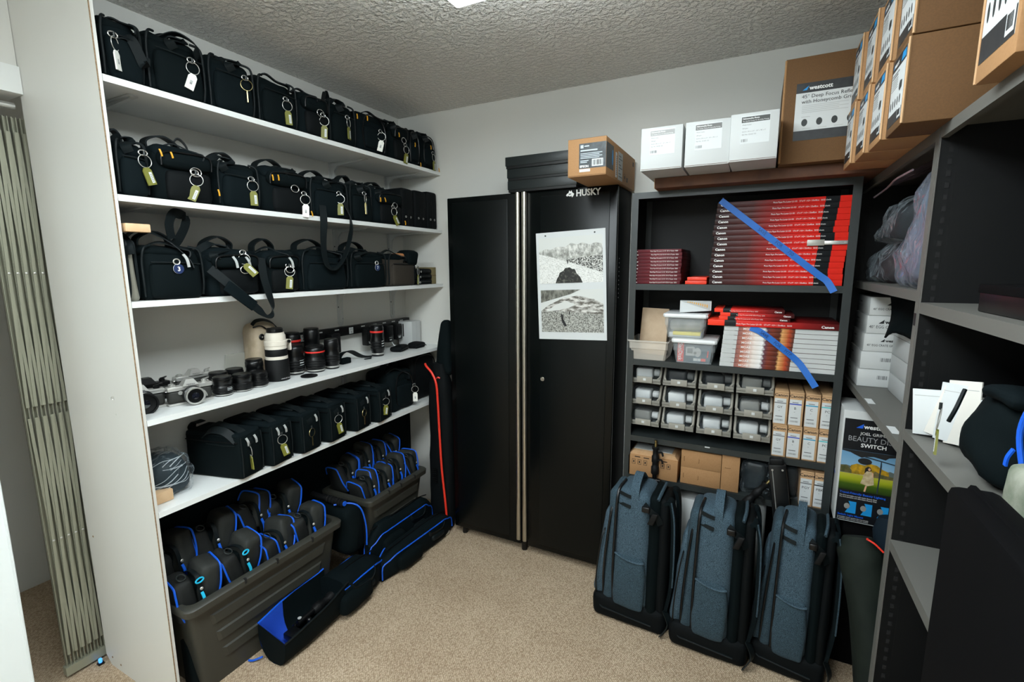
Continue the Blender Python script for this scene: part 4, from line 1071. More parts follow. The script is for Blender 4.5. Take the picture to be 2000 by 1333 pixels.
for x in (.05, .295): MB().lathe([(.0035, 0), (.0035, .003), (.002, .004)], 12, (x, -.0008, .243), 'y').build('magnet', steel_m, t)

# flat black boxes and the printer-paper carton on top of the cabinet
for k in range(3):
    t = thing('flat_box', 'flat black cardboard box on the cabinet, %s of the stack of three' % ('bottom', 'middle', 'top')[k], 'box', (-.945 + (.004, 0, -.006)[k], 2.285 + (.0, .002, -.004)[k], 1.9065 + k * .0555), 0, 'flat black boxes on the cabinet')
    MB().b2((-.175, -.13, 0), (.175, .13, .04), .002).build('base', black_card, t)
    MB().b2((-.178, -.133, .012), (.178, .133, .0545), .002).build('lid', M('black_card_lid', (24, 30, 30), .4, bump=(500, .1)), t)
t = thing('carton', 'long brown printer carton with a black label overhanging the cabinet front', 'box', (-.64, 2.165, 1.907))
w_, d_, h_ = .160, .49, .146
MB().b2((-w_ / 2, -d_ / 2, 0), (w_ / 2, d_ / 2, h_), .0025).build('body', kraft, t)
F = -d_ / 2
lb = plate(t, 'label', (-.032, F, .03), U, Nn, .111, .096, M('label_black', (36, 42, 46), .4, var=(60, (64, 72, 76))))
text(lb, 'EPSON', .012, (-.028, F, .034), U, Nn, ink_w, bold=.03, off=.0014)
plate(lb, 'barcode_patch', (.022, F - .0006, .036), U, Nn, .046, .028, paper, .0004)
shapes(lb, 'barcode', (.022, F - .0006, .036), U, Nn, barcode(.004, .004, .038, .02, 9, 3), ink, .0002, .0006)
shapes(lb, 'label_text', (-.032, F, .03), U, Nn, rects([(.006, .078, .012, .012), (.022, .083, .02, .004), (.006, .066, .07, .005)] + [(.006, .056 - .006 * k, .09 - .012 * (k % 2), .0025) for k in range(4)] + [(.006, .028, .034, .003), (.006, .022, .028, .003)]), M('label_print', (190, 200, 206), .5))
plate(t, 'sticker', (-.03, F, .017), U, Nn, .045, .011, paper)
UX, NX = (0, 1, 0), (1, 0, 0)
lb = plate(t, 'side_label', (w_ / 2, F + .001, .03), UX, NX, .105, .096, M('label_black2', (46, 50, 50), .45, var=(40, (30, 34, 36))))
shapes(lb, 'side_picture', (w_ / 2, F + .001, .03), UX, NX, [ell(.09, .05, .008, .03)], ink_b)
o = plate(t, 'address_sticker', (w_ / 2, F + .14, .012), UX, NX, .022, .1, paper)
shapes(o, 'barcode', (w_ / 2 + .0006, F + .14, .012), UX, NX, rects([(.005, .01 + .008 * k, .012, .005) for k in range(10)]), ink_g, .0002, .0003)
o = plate(t, 'shipping_label', (w_ / 2, F + .18, .008), UX, NX, .075, .115, paper_g)
shapes(o, 'lines', (w_ / 2 + .0006, F + .18, .008), UX, NX, rects([(.008, .012 + .012 * k, .058 - .02 * (k % 3), .005) for k in range(8)]), ink_g, .0002, .0003)
shapes(t, 'care_marks', (w_ / 2, F + .28, .006), UX, NX, rects([(.0, .012, .03, .001), (.0, .04, .03, .001), (.0, .012, .001, .028), (.03, .012, .001, .029), (.01, .02, .012, .014), (.05, .012, .02, .02), (.16, .1, .02, .02)]), ink, .0002, .0003)
MB().b2((-w_ / 2, F + .002, h_ * .999), (w_ / 2, F + .006, h_ + .0006)).build('flap_seam', kraft_seam, t, False)
plate(t, 'bottom_flap', (-w_ / 2 + .004, F + .002, .003), U, Nn, w_ - .008, .0015, kraft_seam, .0025)

# ------------------------------------------------------------------ steel shelving units
def steel_unit(label, loc, rz, w, d, H, shelves, bare=0, sm=None):
    sm = sm or steel_m
    """local X = width (centred), front at -Y, depth d"""
    t = thing('steel_shelving', label, 'shelving unit', loc, rz)
    for s in (-1, 1):
        b = MB(); x = s * w / 2
        if s != bare: b.b2((min(x, x - s * .028), -d / 2, 0), (max(x, x - s * .028), -d / 2 + .002, H))
        else: b.b2((min(x, x - s * .004), -d / 2, 0), (max(x, x - s * .004), -d / 2 + .002, H))
        po = b.build('front_post', sm, t, False)
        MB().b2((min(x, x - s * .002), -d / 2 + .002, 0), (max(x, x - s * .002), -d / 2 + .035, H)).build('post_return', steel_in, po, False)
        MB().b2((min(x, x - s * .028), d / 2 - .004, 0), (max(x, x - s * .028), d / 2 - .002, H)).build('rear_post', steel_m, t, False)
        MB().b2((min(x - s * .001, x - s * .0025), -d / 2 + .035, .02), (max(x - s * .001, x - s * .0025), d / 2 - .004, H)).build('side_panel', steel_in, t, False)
        q = MB()
        for k in range(int(H / .026)):
            q.b2((min(x - s * .0025, x - s * .0032), -d / 2 + .018, .03 + k * .026), (max(x - s * .0025, x - s * .0032), -d / 2 + .026, .042 + k * .026))
        o = q.build('slot_column', slot_m, po, False); o['kind'] = 'stuff'
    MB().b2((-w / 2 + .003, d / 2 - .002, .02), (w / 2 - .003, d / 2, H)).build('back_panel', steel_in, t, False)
    for z in shelves + [H]:
        b = MB(); b.b2((-w / 2 + .003, -d / 2 + .003, z - .003), (w / 2 - .003, d / 2 - .003, z))
        b.b2((-w / 2 + .003, -d / 2 + .0005, z - .026), (w / 2 - .003, -d / 2 + .003, z)); b.b2((-w / 2 + .003, -d / 2 + .003, z - .026), (w / 2 - .003, -d / 2 + .014, z - .0235))
        b.build('top' if z == H else 'shelf', sm, t, False)
    return t
ZA, ZB, ZCC, ZD, ZT = 1.470, 1.133, .776, .585, 1.857
su = steel_unit('black steel shelving unit against the back wall, full of paper boxes', (-.095, 2.279, 0), 0, .815, .298, ZT, [.07, ZD, ZCC, ZB, ZA])
XR, ZR = .35, 1.857
# local +X of a unit turned by -90 degrees runs toward -Y
s1 = steel_unit('black steel shelving unit against the right wall, next to the back corner', (XR + .149, 1.945, 0), -PI / 2, .955, .298, ZR, [1.0935, 1.484], sm=steel_r)
s2 = steel_unit('nearest black steel shelving unit on the right wall holding papers and pouches', (XR + .149, .984, 0), -PI / 2, .958, .298, ZR, [.10, .845, 1.143, 1.458], bare=-1, sm=steel_r)
for x in (-.02, .30):
    plate(s1, 'shelf_label', (x, -.145, 1.0936), (1, 0, 0), (0, 0, 1), .07, .02, paper)
plate(su, 'shelf_label', (-.06, -.1487, ZCC - .006), U, Nn, .02, .005, paper)
plate(s1, 'model_plate', (.955 / 2 - .024, -.149, 1.40), U, Nn, .016, .03, ink)

# ------------------------------------------------------------------ paper boxes on the back unit
YF = 2.137
def paper_box(label, x0, x1, z, h, style, group, dy=0, rz=0, depth=.285, lid=None):
    w = x1 - x0
    t = thing('paper_box', label, 'box', ((x0 + x1) / 2, YF + dy + depth / 2, z), rz, group)
    F = -depth / 2
    mats = {'big': canon_big, 'rev': canon_rev, 'revs': canon_revs, 'small': canon_small, 'moab': moab_m, 'red': red_card}
    MB().b2((-w / 2, F, 0), (w / 2, depth / 2, h), .0012).build('sleeve', mats[style], t)
    MB().b2((-w / 2 - .0003, F - .0002, h * .47), (-w / 2 + .004, F + .0002, h * .53)).build('flap_line', kraft_seam, t, False)
    sz = h * .62
    if style == 'big':
        text(t, 'Canon', sz * .95, (-w / 2 + .012, F, h * .28), U, Nn, ink_w, bold=.03, sx=1.1)
        text(t, 'Photo Paper Pro Luster LU-101   13"x19" / A3+ / 33x48cm   50/50 sheets', sz * .62, (-w * .07, F, h * .32), U, Nn, ink_w, sx=.75)
    elif style == 'small':
        text(t, 'Photo Paper Pro Luster LU-101  8.5"x11"/Letter  50/50', h * .5, (-w * .17, F, h * .3), U, Nn, ink_w, sx=.7)
        text(t, 'Canon', h * .55, (-w / 2 - .008, F, h * .3), U, Nn, ink_w, bold=.03).scale = (.8, 1, 1)
    elif style in ('rev', 'revs'):
        text(t, 'Canon', sz * .95, (w * .36, F, h * .28), U, Nn, ink_w, bold=.03, sx=1.1)
        text(t, 'Photo Paper Pro Luster LU-101   13"x19" / A3+ / 33x48cm   50/50' if style == 'rev' else 'Photo Paper Pro Luster LU-101  8.5"x11"/Letter  50/50', sz * .62, (-w * .27, F, h * .32), U, Nn, ink_w, sx=.8)
    elif style == 'moab':
        text(t, 'MOAB', h * .66, (-w * .325, F, h * .28), U, Nn, ink_w, bold=.01, sx=1.05)
        plate(t, 'end_label', (-w / 2, F, .0006), U, Nn, w * .132, h - .0012, wbox_m, .0008)
        plate(t, 'blank_label', (w * .125, F, .0006), U, Nn, w * .375, h - .0012, wbox_m, .0008)
    return t
DM, RD = (66, 24, 24), (206, 30, 26)
canon_big = ramp_mat('canon_gradient', 'X', [(-.23, (44, 26, 26)), (-.10, (74, 30, 28)), (.0, (160, 28, 26)), (.06, (206, 34, 28)), (.1369, (214, 40, 30)), (.137, (28, 30, 32)), (.1829, (28, 30, 32)), (.183, (226, 44, 34)), (.23, (228, 48, 36))], .4)
canon_rev = ramp_mat('canon_gradient_reversed', 'X', [(-.236, (236, 66, 44)), (-.17, (236, 60, 40)), (-.169, (28, 30, 32)), (-.126, (28, 30, 32)), (-.125, (220, 44, 34)), (0, (200, 36, 32)), (.12, (130, 28, 28)), (.236, (70, 24, 24))], .4)
canon_revs = ramp_mat('canon_small_reversed', 'X', [(-.13, (236, 66, 44)), (-.095, (236, 60, 40)), (-.094, (28, 30, 32)), (-.066, (28, 30, 32)), (-.065, (220, 44, 34)), (0, (190, 34, 30)), (.08, (110, 26, 26)), (.13, (60, 24, 24))], .4)
canon_small = ramp_mat('canon_dark_maroon', 'X', [(-.1, (70, 28, 34)), (0, (104, 34, 40)), (.1, (84, 30, 36))], .35)
moab_m = ramp_mat('moab_landscape', 'X', [(-.205, (230, 230, 226)), (-.151, (228, 228, 224)), (-.150, (96, 70, 76)), (-.11, (188, 120, 100)), (-.075, (226, 214, 206)), (-.045, (228, 226, 224)), (-.038, (94, 62, 74)), (-.02, (120, 52, 36)), (.01, (84, 40, 30)), (.018, (214, 160, 100)), (.034, (190, 112, 64)), (.044, (176, 70, 40)), (.056, (96, 54, 44)), (.205, (70, 50, 46))], .45, vary=(70, .02))
rr = random.Random(5)
n = 15; ph = .0218
for k in range(n):
    dx = (-.0, .0, -.002, .0, .002, .004, .006, .012, .012, .004, .008, .012, .014, .018, .02)[k] * .8
    paper_box('red and black photo paper box, %s from the bottom of the tall taped stack' % ORD[k], -.177 + dx, .281 + dx, ZA + .0004 + k * ph, ph - .0003, 'big', 'tall stack of photo paper boxes', rr.uniform(0, .004))
for k in range(10):
    paper_box('thin dark maroon paper box, %s from the bottom of the small stack' % ORD[k], -.480 + rr.uniform(-.003, .002), -.289 + rr.uniform(-.002, .002), ZA + .0004 + k * .0148, .0144, 'small', 'small stack of maroon paper boxes', rr.uniform(.0, .003))
for k in range(2):
    paper_box('thin plain red box between the two paper stacks, ' + ('lower' if k == 0 else 'upper'), -.272 + .008 * k, -.187, ZA + .0004 + k * .0155, .014, 'red', 'plain red boxes', .012)
n = 9; ph = .0188
for k in range(n):
    dx = k * .0012
    paper_box('white-ended paper box with a canyon picture, %s from the bottom of its stack' % ORD[k], -.118 + dx, .288 + dx, ZB + .0004 + k * ph, ph - .0004, 'moab', 'stack of canyon-picture paper boxes', rr.uniform(0, .003))
z0 = ZB + n * ph + .001
paper_box('wide red photo paper box lying on the canyon-picture stack', -.172, .294, z0, .0235, 'rev', 'red boxes on the canyon-picture stack', -.006)
for k, (a, c) in enumerate(((-.131, .125), (-.127, .138), (-.15, .105))):
    paper_box('letter-size red paper box, %s of three on the wide red box' % ('bottom', 'middle', 'top')[k], a, c, z0 + .024 + k * .0152, .0148, 'revs', 'red boxes on the canyon-picture stack', -.004 + .004 * k, depth=.2)

# blue tape across the stacks, with handwriting
def tape(label, pts, words, ty):
    t = thing('masking_tape', label, 'tape', (0, 0, 0), group='blue tape strips')
    wd = []
    for a, c in zip(pts, pts[1:] + [None]):
        if c is None: wd.append(wd[-1])
        else:
            dv = V(c) - V(a); wd.append(V((-dv.z, 0, dv.x)))
    MB().ribbon(pts, [tuple(q) for q in wd], .024, .0004, 5).build('strip', tape_m, t)
    for w_, p_, u_ in words:
        text(t, w_, .018, p_, u_, (0, -1, 0), M('pen_ink', (20, 50, 96), .6), sx=.9, off=.0008)
    return t
yt = YF - .0035
tape('strip of blue tape slanting across the tall red stack', [(-.150, yt + .003, 1.805), (-.03, yt, 1.705), (.10, yt, 1.597), (.20, yt - .001, 1.514), (.232, yt - .003, 1.488), (.256, yt - .012, 1.448)], [('SAVE', (-.012, yt, 1.684), (.77, 0, -.64)), ('FOR', (.05, yt, 1.633), (.77, 0, -.64)), ('750', (.095, yt, 1.596), (.77, 0, -.64))], yt)
yt = YF - .008
tape('strip of blue tape slanting across the canyon-picture stack', [(-.012, yt + .008, 1.300), (.03, yt + .003, 1.282), (.10, yt, 1.228), (.155, yt, 1.182), (.182, yt - .006, 1.150), (.226, yt - .018, 1.084)], [('SAVE', (.022, yt, 1.282), (.78, 0, -.62)), ('FOR', (.072, yt, 1.243), (.78, 0, -.62)), ('MTP', (.11, yt, 1.213), (.78, 0, -.62))], yt)
t = thing('metal_clip', 'small metal clip stuck on the red stack beside the tape', 'clip', (.208, YF - .004, 1.628))
MB().b2((-.05, -.004, -.009), (.005, .0, .013), .001).build('tongue', M('clip_grey', (168, 166, 158), .4, .3), t); MB().b2((.005, -.003, -.006), (.078, 0, .008), .001).cyl((.07, -.003, .001), .004, .002, 10, 'y').build('arm', satin, t)

# ------------------------------------------------------------------ plastic bins on the second shelf of the back unit
def clear_bin_box(label, loc, w, d, h, lid, mat, tp=.86):
    t = thing('plastic_bin', label, 'bin', loc)
    b = MB()
    def sec(s, z, k=.006): return [(sx * (w / 2 * s - k * (i % 2)), sy * (d / 2 * s - k * ((i + 1) % 2)), z) for i, (sx, sy) in enumerate(((-1, -1), (-1, -1), (1, -1), (1, -1), (1, 1), (1, 1), (-1, 1), (-1, 1)))]
    def sec(s, z): 
        x, y, k = w / 2 * s, d / 2 * s, .008
        return [(-x + k, -y, z), (x - k, -y, z), (x, -y + k, z), (x, y - k, z), (x - k, y, z), (-x + k, y, z), (-x, y - k, z), (-x, -y + k, z)]
    b.loft([sec(tp - .02, .002), sec(tp, 0), sec(.97, h * .55), sec(1.0, h * .57), sec(1.02, h)], cap=False); b.add(sec(tp - .02, .002), [tuple(range(8))])
    b.build('tub', mat, t, False)
    MB().loft([sec(1.02, h - .006), sec(1.07, h - .006), sec(1.07, h), sec(1.02, h)], cap=False).build('rim', lid_m if lid else milky_bin, t, False)
    if lid: MB().loft([sec(1.09, h - .004), sec(1.10, h + .002), sec(1.08, h + .010), sec(.98, h + .0115)]).build('lid', lid_m, t, False)
    return t
zb = ZB + .0006
clear_bin_box('open milky plastic bin holding a kraft board', (-.412, 2.225, zb), .168, .20, .088, False, milky_bin)
t = thing('kraft_board', 'plain kraft board leaning inside the milky bin', 'board', (-.417, 2.27, zb + .004), 0, rot=(-.12, .03, 0))
MB().b2((-.06, -.02, 0), (.06, .02, .215), .001).build('board', M('kraft_pale', (200, 176, 148), .75, var=(30, (190, 164, 136))), t); MB().b2((-.061, -.018, .002), (-.0595, .018, .213)).build('edge', kraft_l, t, False)
clear_bin_box('clear bin with white lid showing a card reader pack', (-.222, 2.225, zb), .165, .19, .094, True, clear_bin)
t = thing('card_reader_pack', 'dark blue retail pack with a red side panel inside the lidded clear bin', 'package', (-.222, 2.200, zb + .003))
MB().b2((-.067, -.05, 0), (.067, .09, .086), .001).build('pack', M('pack_teal', (26, 50, 62), .45, var=(14, (40, 84, 104))), t)
F = -.05
plate(t, 'red_panel', (-.067, F, .0), U, Nn, .026, .086, ink_r, .0004)
tx = text(t, 'SanDisk', .024, (-.063, F - .0005, .082), (0, 0, -1), (0, -1, 0), ink_w, bold=.01)
shapes(t, 'reader_picture', (-.067, F, 0), U, Nn, [[(.034, .028), (.07, .028), (.072, .06), (.066, .068), (.034, .066)], ell(.082, .044, .014, .02)], paper_g, .0003, .0004)
shapes(t, 'reader_detail', (-.067, F, 0), U, Nn, rects([(.040, .038, .022, .022)]) + [ell(.072, .04, .006, .006)], ink_g, .0003, .0008)
shapes(t, 'card_icons', (-.067, F, 0), U, Nn, rects([(.066, .006, .016, .012), (.083, .006, .013, .012)]), paper, .0003, .0004)
shapes(t, 'red_icon', (-.067, F, 0), U, Nn, rects([(.097, .006, .018, .012)]) + [[(.119, .024), (.124, .024), (.126, .05), (.122, .054)]], ink_r, .0003, .0004)
clear_bin_box('clear bin with white lid and yellow packets stacked on the card reader bin', (-.262, 2.228, zb + .1068), .165, .19, .094, True, clear_bin)
t = thing('packet_bundle', 'grey and yellow packets stacked inside the upper clear bin', 'packets', (-.262, 2.215, zb + .1100))
MB().b2((-.066, -.06, 0), (.064, .08, .018), .001).build('white_packet', paper, t); MB().b2((-.05, -.066, .008), (.062, .07, .022), .001).build('yellow_packet', M('packet_yellow', (224, 208, 60), .5), t)
MB().soft((0, .01, .048), (.13, .13, .044), .012, 3, 2, .004, .006, 3).build('grey_packets', M('packet_grey', (120, 120, 112), .5, var=(20, (160, 158, 150))), t)
t = thing('folded_leaflet', 'white folded leaflet with yellow bars standing on the upper bin lid', 'leaflet', (-.230, 2.17, zb + .2138), .05)
MB().add([(-.06, 0, 0), (.065, 0, .012), (.065, .0, .05), (-.06, 0, .052), (-.06, .05, 0), (.065, .05, .006), (.065, .03, .052), (-.06, .03, .052)], [(0, 1, 2, 3), (5, 4, 7, 6), (1, 5, 6, 2), (4, 0, 3, 7), (3, 2, 6, 7), (0, 4, 5, 1)]).build('sheet', paper, t, False)
shapes(t, 'grey_triangle', (-.06, 0, 0), U, Nn, [[(.0, .05), (.122, .012), (.122, .048)]], paper_g, .0003, .0003)
shapes(t, 'bars', (-.06, 0, 0), U, Nn, rects([(.03 + .0085 * k, .044 - .028 * (k / 12) ** 1.2, .004, .004 + .012 * (k / 12)) for k in range(10)]), yellow_m, .0003, .0008)

# ------------------------------------------------------------------ parts bins on their rack, third shelf
t = thing('bin_rack', 'dark louvred rack holding the grey parts bins', 'rack', (-.205, 2.38, ZCC))
for x in (-.28, .30): MB().b2((x - .012, 0, 0), (x + .012, .02, .33)).build('upright', steel_in, t, False)
for k in range(3): MB().b2((-.28, -.006, .11 + .1 * k), (.30, 0, .135 + .1 * k)).build('louvre', steel_in, t, False)
protob = None; bw, bd, bh = .138, .215, .078
xs = (-.425, -.277, -.127, .021)
cont = ['white connector pack', 'grey strobe cord pack', 'folded grey cable pack', 'grey cable coil', 'white battery pack', 'long white tube pack', 'white tube with cap', 'silver clip pack', 'small grey charger pack', 'white label box pack', 'crumpled foil pack', 'white tube and leaflet pack']
for rrw in range(3):
    for k in range(4):
        z = ZCC + .245 - rrw * .1 - .003 * k * 0
        lb = 'grey plastic parts bin, %s from the left post in the %s row' % (ORD[k], ('top', 'middle', 'bottom')[rrw])
        loc = (xs[k], 2.374 - bd / 2 + .0, z)
        if protob is None:
            t = thing('parts_bin', lb, 'bin', loc, 0, 'grey parts bins')
            F = -bd / 2
            b = MB(); b.b2((-bw / 2, F, 0), (bw / 2, bd / 2, .0025)); b.b2((-bw / 2, bd / 2 - .0025, 0), (bw / 2, bd / 2, bh)); b.b2((-bw / 2, F, 0), (bw / 2, F + .0025, .020)); b.build('tray', bin_m, t, False)
            for s in (-1, 1):
                MB().prism([(F, 0), (bd / 2, 0), (bd / 2, bh), (F + .05, bh), (F + .012, .028), (F, .022)], .0028, lambda u, v, w: (s * (bw / 2 - .0014) - .0014 + w, u, v)).build('side_wall', bin_m, t, False)
                MB().tube([(s * (bw / 2 - .004), bd / 2, bh - .001), (s * (bw / 2 - .004), F + .052, bh - .001), (s * (bw / 2 - .004), F + .014, .030), (s * (bw / 2 - .012), F - .001, .022)], .0055, 6).build('rolled_edge', bin_d, t)
            MB().b2((-bw / 2, F - .003, .010), (bw / 2, F + .001, .022), .001).build('front_lip', bin_m, t)
            h = MB().b2((-.034, F - .012, .004), (.034, F - .004, .032), .001).build('label_holder', bin_d, t)
            plate(h, 'label', (-.006, F - .0121, .014), U, Nn, .012, .011, paper, .0005)
            protob = t
        else: t = dup(protob, loc, 0, lb)
        c = thing('bagged_part', '%s in clear film, in the %s bin of the %s row' % (cont[rrw * 4 + k], ORD[k], ('top', 'middle', 'bottom')[rrw]), 'packet', (loc[0], loc[1] - .05, z + .0032), random.Random(rrw * 4 + k).uniform(-.15, .15), 'film-wrapped parts in the bins')
        sd = rrw * 4 + k; gcol = (paper, M('part_grey', (132, 132, 128), .5), M('part_dark', (52, 54, 56), .5))[(0, 2, 2, 1, 0, 0, 0, 1, 1, 0, 0, 0)[sd]]
        MB().soft((-.012, 0, .032), (.072, .06, .05), .008, 2, 2, .002, .004, sd).build('item', gcol, c)
        MB().lathe([(.015, 0), (.017, .004), (.017, .026), (.013, .03)], 14, (.03, 0, .036), 'x').build('cap', paper if sd not in (1, 2, 3) else ink_g, c)
        MB().soft((0, -.002, .036), (.114, .075, .066), .016, 5, 2, .002, .010, sd + 30, fs=40).build('film', clear_film, c)

# ------------------------------------------------------------------ ink cartridge boxes
def ink_box(label, x, z, w, h, code, band, d=.27, y=YF + .004):
    t = thing('ink_box', label, 'box', (x + w / 2, y + d / 2, z), 0, 'ink cartridge boxes')
    F = -d / 2
    MB().b2((-w / 2, F, 0), (w / 2, d / 2, h), .0012).build('carton', kraft_l, t)
    l = plate(t, 'label', (-w / 2 + .0005, F, h * .04), U, Nn, w * .84, h * .75, paper, .0005)
    plate(l, 'colour_band', (-w / 2 + .0005, F - .0005, h * .64), U, Nn, w * .84, h * .03, band, .0003)
    text(l, code, h * .10, (-w * .08, F - .0005, h * .50), U, Nn, ink, 'CENTER')
    text(t, 'Canon', h * .115, (-.002, F, h * .85), U, Nn, ink, 'CENTER', 1.1, bold=.02)
    shapes(l, 'fine_print', (-w / 2, F - .0005, 0), U, Nn, rects([(w * .2, h * .695, w * .42, h * .02), (w * .34, h * .42, w * .1, h * .008), (w * .14, h * .24, w * .5, h * .022)]) + barcode(w * .12, h * .12, w * .56, h * .05, 9, 4), ink_g, .0002, .0004)
    MB().b2((-w / 2, F - .0003, h * .955), (w / 2, F + .002, h * .962)).build('flap_line', kraft_seam, t, False)
gy, bl, cy, pc = M('band_grey', (120, 122, 124), .5), M('band_blue', (30, 60, 180), .5), M('band_cyan', (20, 150, 190), .5), M('band_pale_cyan', (60, 190, 196), .5)
for k, (x, cd_, bm, nm) in enumerate(((.098, 'GY', gy, 'grey'), (.150, 'B', bl, 'blue'), (.204, 'C', cy, 'cyan'), (.256, 'PC', pc, 'pale cyan'))):
    ink_box('tan ink box with a %s band, lower row beside the bins' % nm, x, ZCC + .0004, .049, .134, cd_, bm)
    ink_box('tan ink box with a %s band, upper row beside the bins' % nm, x - .004 * (1 - k / 4), ZCC + .135, .049, .138, cd_, bm)
ink_box('tan and white ink box with a grey band on the bottom shelf', .208, ZD + .0004, .046, .146, 'PGY', gy)
ink_box('tan and white ink box with a black band beside the corner post', .256, ZD + .0004, .046, .146, 'PBK', ink)
# brown cartons on the lowest visible shelf
t = thing('carton', 'brown carton with printed care marks, behind the first backpack', 'box', (-.372, 2.24, ZD + .0004))
MB().b2((-.11, -.11, 0), (.11, .17, .098), .002).build('body', kraft, t)
MB().prism([(-.11, .098), (.11, .098), (.095, .118), (-.085, .118)], .12, lambda u, v, w: (u, -.10 + w, v)).build('raised_flap', kraft_l, t, False)
plate(t, 'paper_liner', (-.09, -.08, .1185), U, (0, 0, 1), .17, .08, paper_g, .002)
shapes(t, 'care_marks', (-.11, -.11, 0), U, Nn, [q for k in range(6) for q in rects([(.018 + .026 * k + (.05 if k > 2 else 0) * .5, .055, .016, .0015), (.018 + .026 * k + (.05 if k > 2 else 0) * .5, .077, .016, .0015), (.018 + .026 * k + (.05 if k > 2 else 0) * .5, .055, .0015, .023), (.0325 + .026 * k + (.05 if k > 2 else 0) * .5, .055, .0015, .023), (.0235 + .026 * k + (.05 if k > 2 else 0) * .5, .062, .005, .010)])], ink, .0002, .0003)
for q in ((.03, .089, .025, .004), (.07, .088, .025, .004), (.15, .086, .025, .004)): shapes(t, 'handle_slot', (-.11, -.11, 0), U, Nn, rects([q]), slot_m, .0002, .0003)
for k, (x, w, z, h, nm) in enumerate(((-.168, .164, ZD + .0004, .0765, 'lower of the two flat ones'), (-.168, .164, ZD + .0774, .078, 'upper of the two flat ones'), (-.049, .070, ZD + .0004, .160, 'upright and narrow'))):
    t = thing('carton', 'plain tan carton beside the care-mark carton, ' + nm, 'box', (x, 2.27, z), 0, 'tan cartons on the bottom shelf')
    MB().b2((-w / 2, -.128, 0), (w / 2, .14, h), .0015).build('body', kraft, t)
    shapes(t, 'slots', (-w / 2, -.128, 0), U, Nn, rects([(.012, h * .36, .0015, h * .24), (.012, h * .36, .004, .0015), (.012, h * .6, .004, .0015), (w * .45, h * .34, .0015, h * .24), (w * .45 - .003, h * .34, .004, .0015)] if k < 2 else [(.014, h * .64, .02, .0015), (.014, h * .64, .0015, .004), (.033, h * .64, .0015, .004)]), kraft_seam, .0002, .0003)
for k in range(2):
    t = thing('plastic_bag', 'creased clear plastic bag of dark parts on the bottom shelf, ' + ('next to the tan cartons' if k == 0 else 'beside the ink boxes'), 'plastic bag', (.045 + .115 * k, 2.25, ZD + .0006))
    MB().soft((0, .02, .065), (.085, .16, .13), .02, 3, 2, .004, .008, 50 + k).build('contents', M('dark_parts', (26, 34, 38), .4), t)
    MB().soft((0, 0, .07), (.105, .2, .14), .02, 8, 2, .004, .016, 55 + k, fs=34).build('film', clear_film, t)

# ------------------------------------------------------------------ on top of the back unit
t = thing('wood_plank', 'thick brown board lying on top of the back shelving unit', 'board', (-.01, 2.22, ZT + .0005))
MB().b2((-.385, -.17, 0), (.385, .19, .040), .002).build('plank', brownwood, t); MB().b2((-.387, -.168, .001), (-.3845, .188, .039)).build('end_grain', pine, t, False)
zp = ZT + .041
for k, (x0, x1) in enumerate(((-.417, -.270), (-.2645, -.118), (-.111, .034))):
    dy = (0, .004, -.012)[k]; d = .53; w = x1 - x0; h = .150 + .002 * k
    t = thing('roll_paper_box', 'long white roll paper box with a grey header label, %s' % ('nearest the cabinet', 'middle of three', 'against the big brown carton')[k], 'box', ((x0 + x1) / 2, 1.88 + dy + d / 2, zp), (.0, .012, -.012)[k], 'white roll paper boxes')
    F = -d / 2
    MB().b2((-w / 2, F, 0), (w / 2, d / 2, h), .002).build('carton', wbox_m, t)
    l = plate(t, 'label', (-w * .28, F, h * .36), U, Nn, w * .6, h * .58, M('label_white', (200, 203, 203), .5), .0004)
    plate(l, 'header', (-w * .27, F - .0004, h * .80), U, Nn, w * .58, h * .115, (M('header_light', (150, 150, 148), .5), M('header_mid', (96, 96, 94), .5), M('header_dark', (60, 62, 60), .5))[k], .0003)
    text(l, 'Hahnemuhle Photo', h * .042, (-w * .25, F - .0007, h * .865), U, Nn, ink_w, bold=.02)
    text(l, 'The Quality Choice For Everyday Printing', h * .030, (-w * .25, F - .0007, h * .82), U, Nn, ink_w)
    for q, (s_, z_) in enumerate((('Photo Luster', .74), ('260 gsm', .67), ('0.610 x 30 m x 3" - 24" x 98\' x 3"', .60), ('Ref. No. 10 643 155', .54))):
        text(l, s_, h * .034, (-w * .25, F - .0004, h * z_), U, Nn, ink_g)
    shapes(l, 'barcode', (-w * .26, F - .0004, h * .4), U, Nn, barcode(0, 0, w * .14, h * .06, 6, k), ink_g, .0002, .0004)
    MB().b2((-w / 2 + .003, F - .0004, .0035), (w / 2 - .003, F + .001, .005)).build('flap_gap', kraft_seam, t, False)

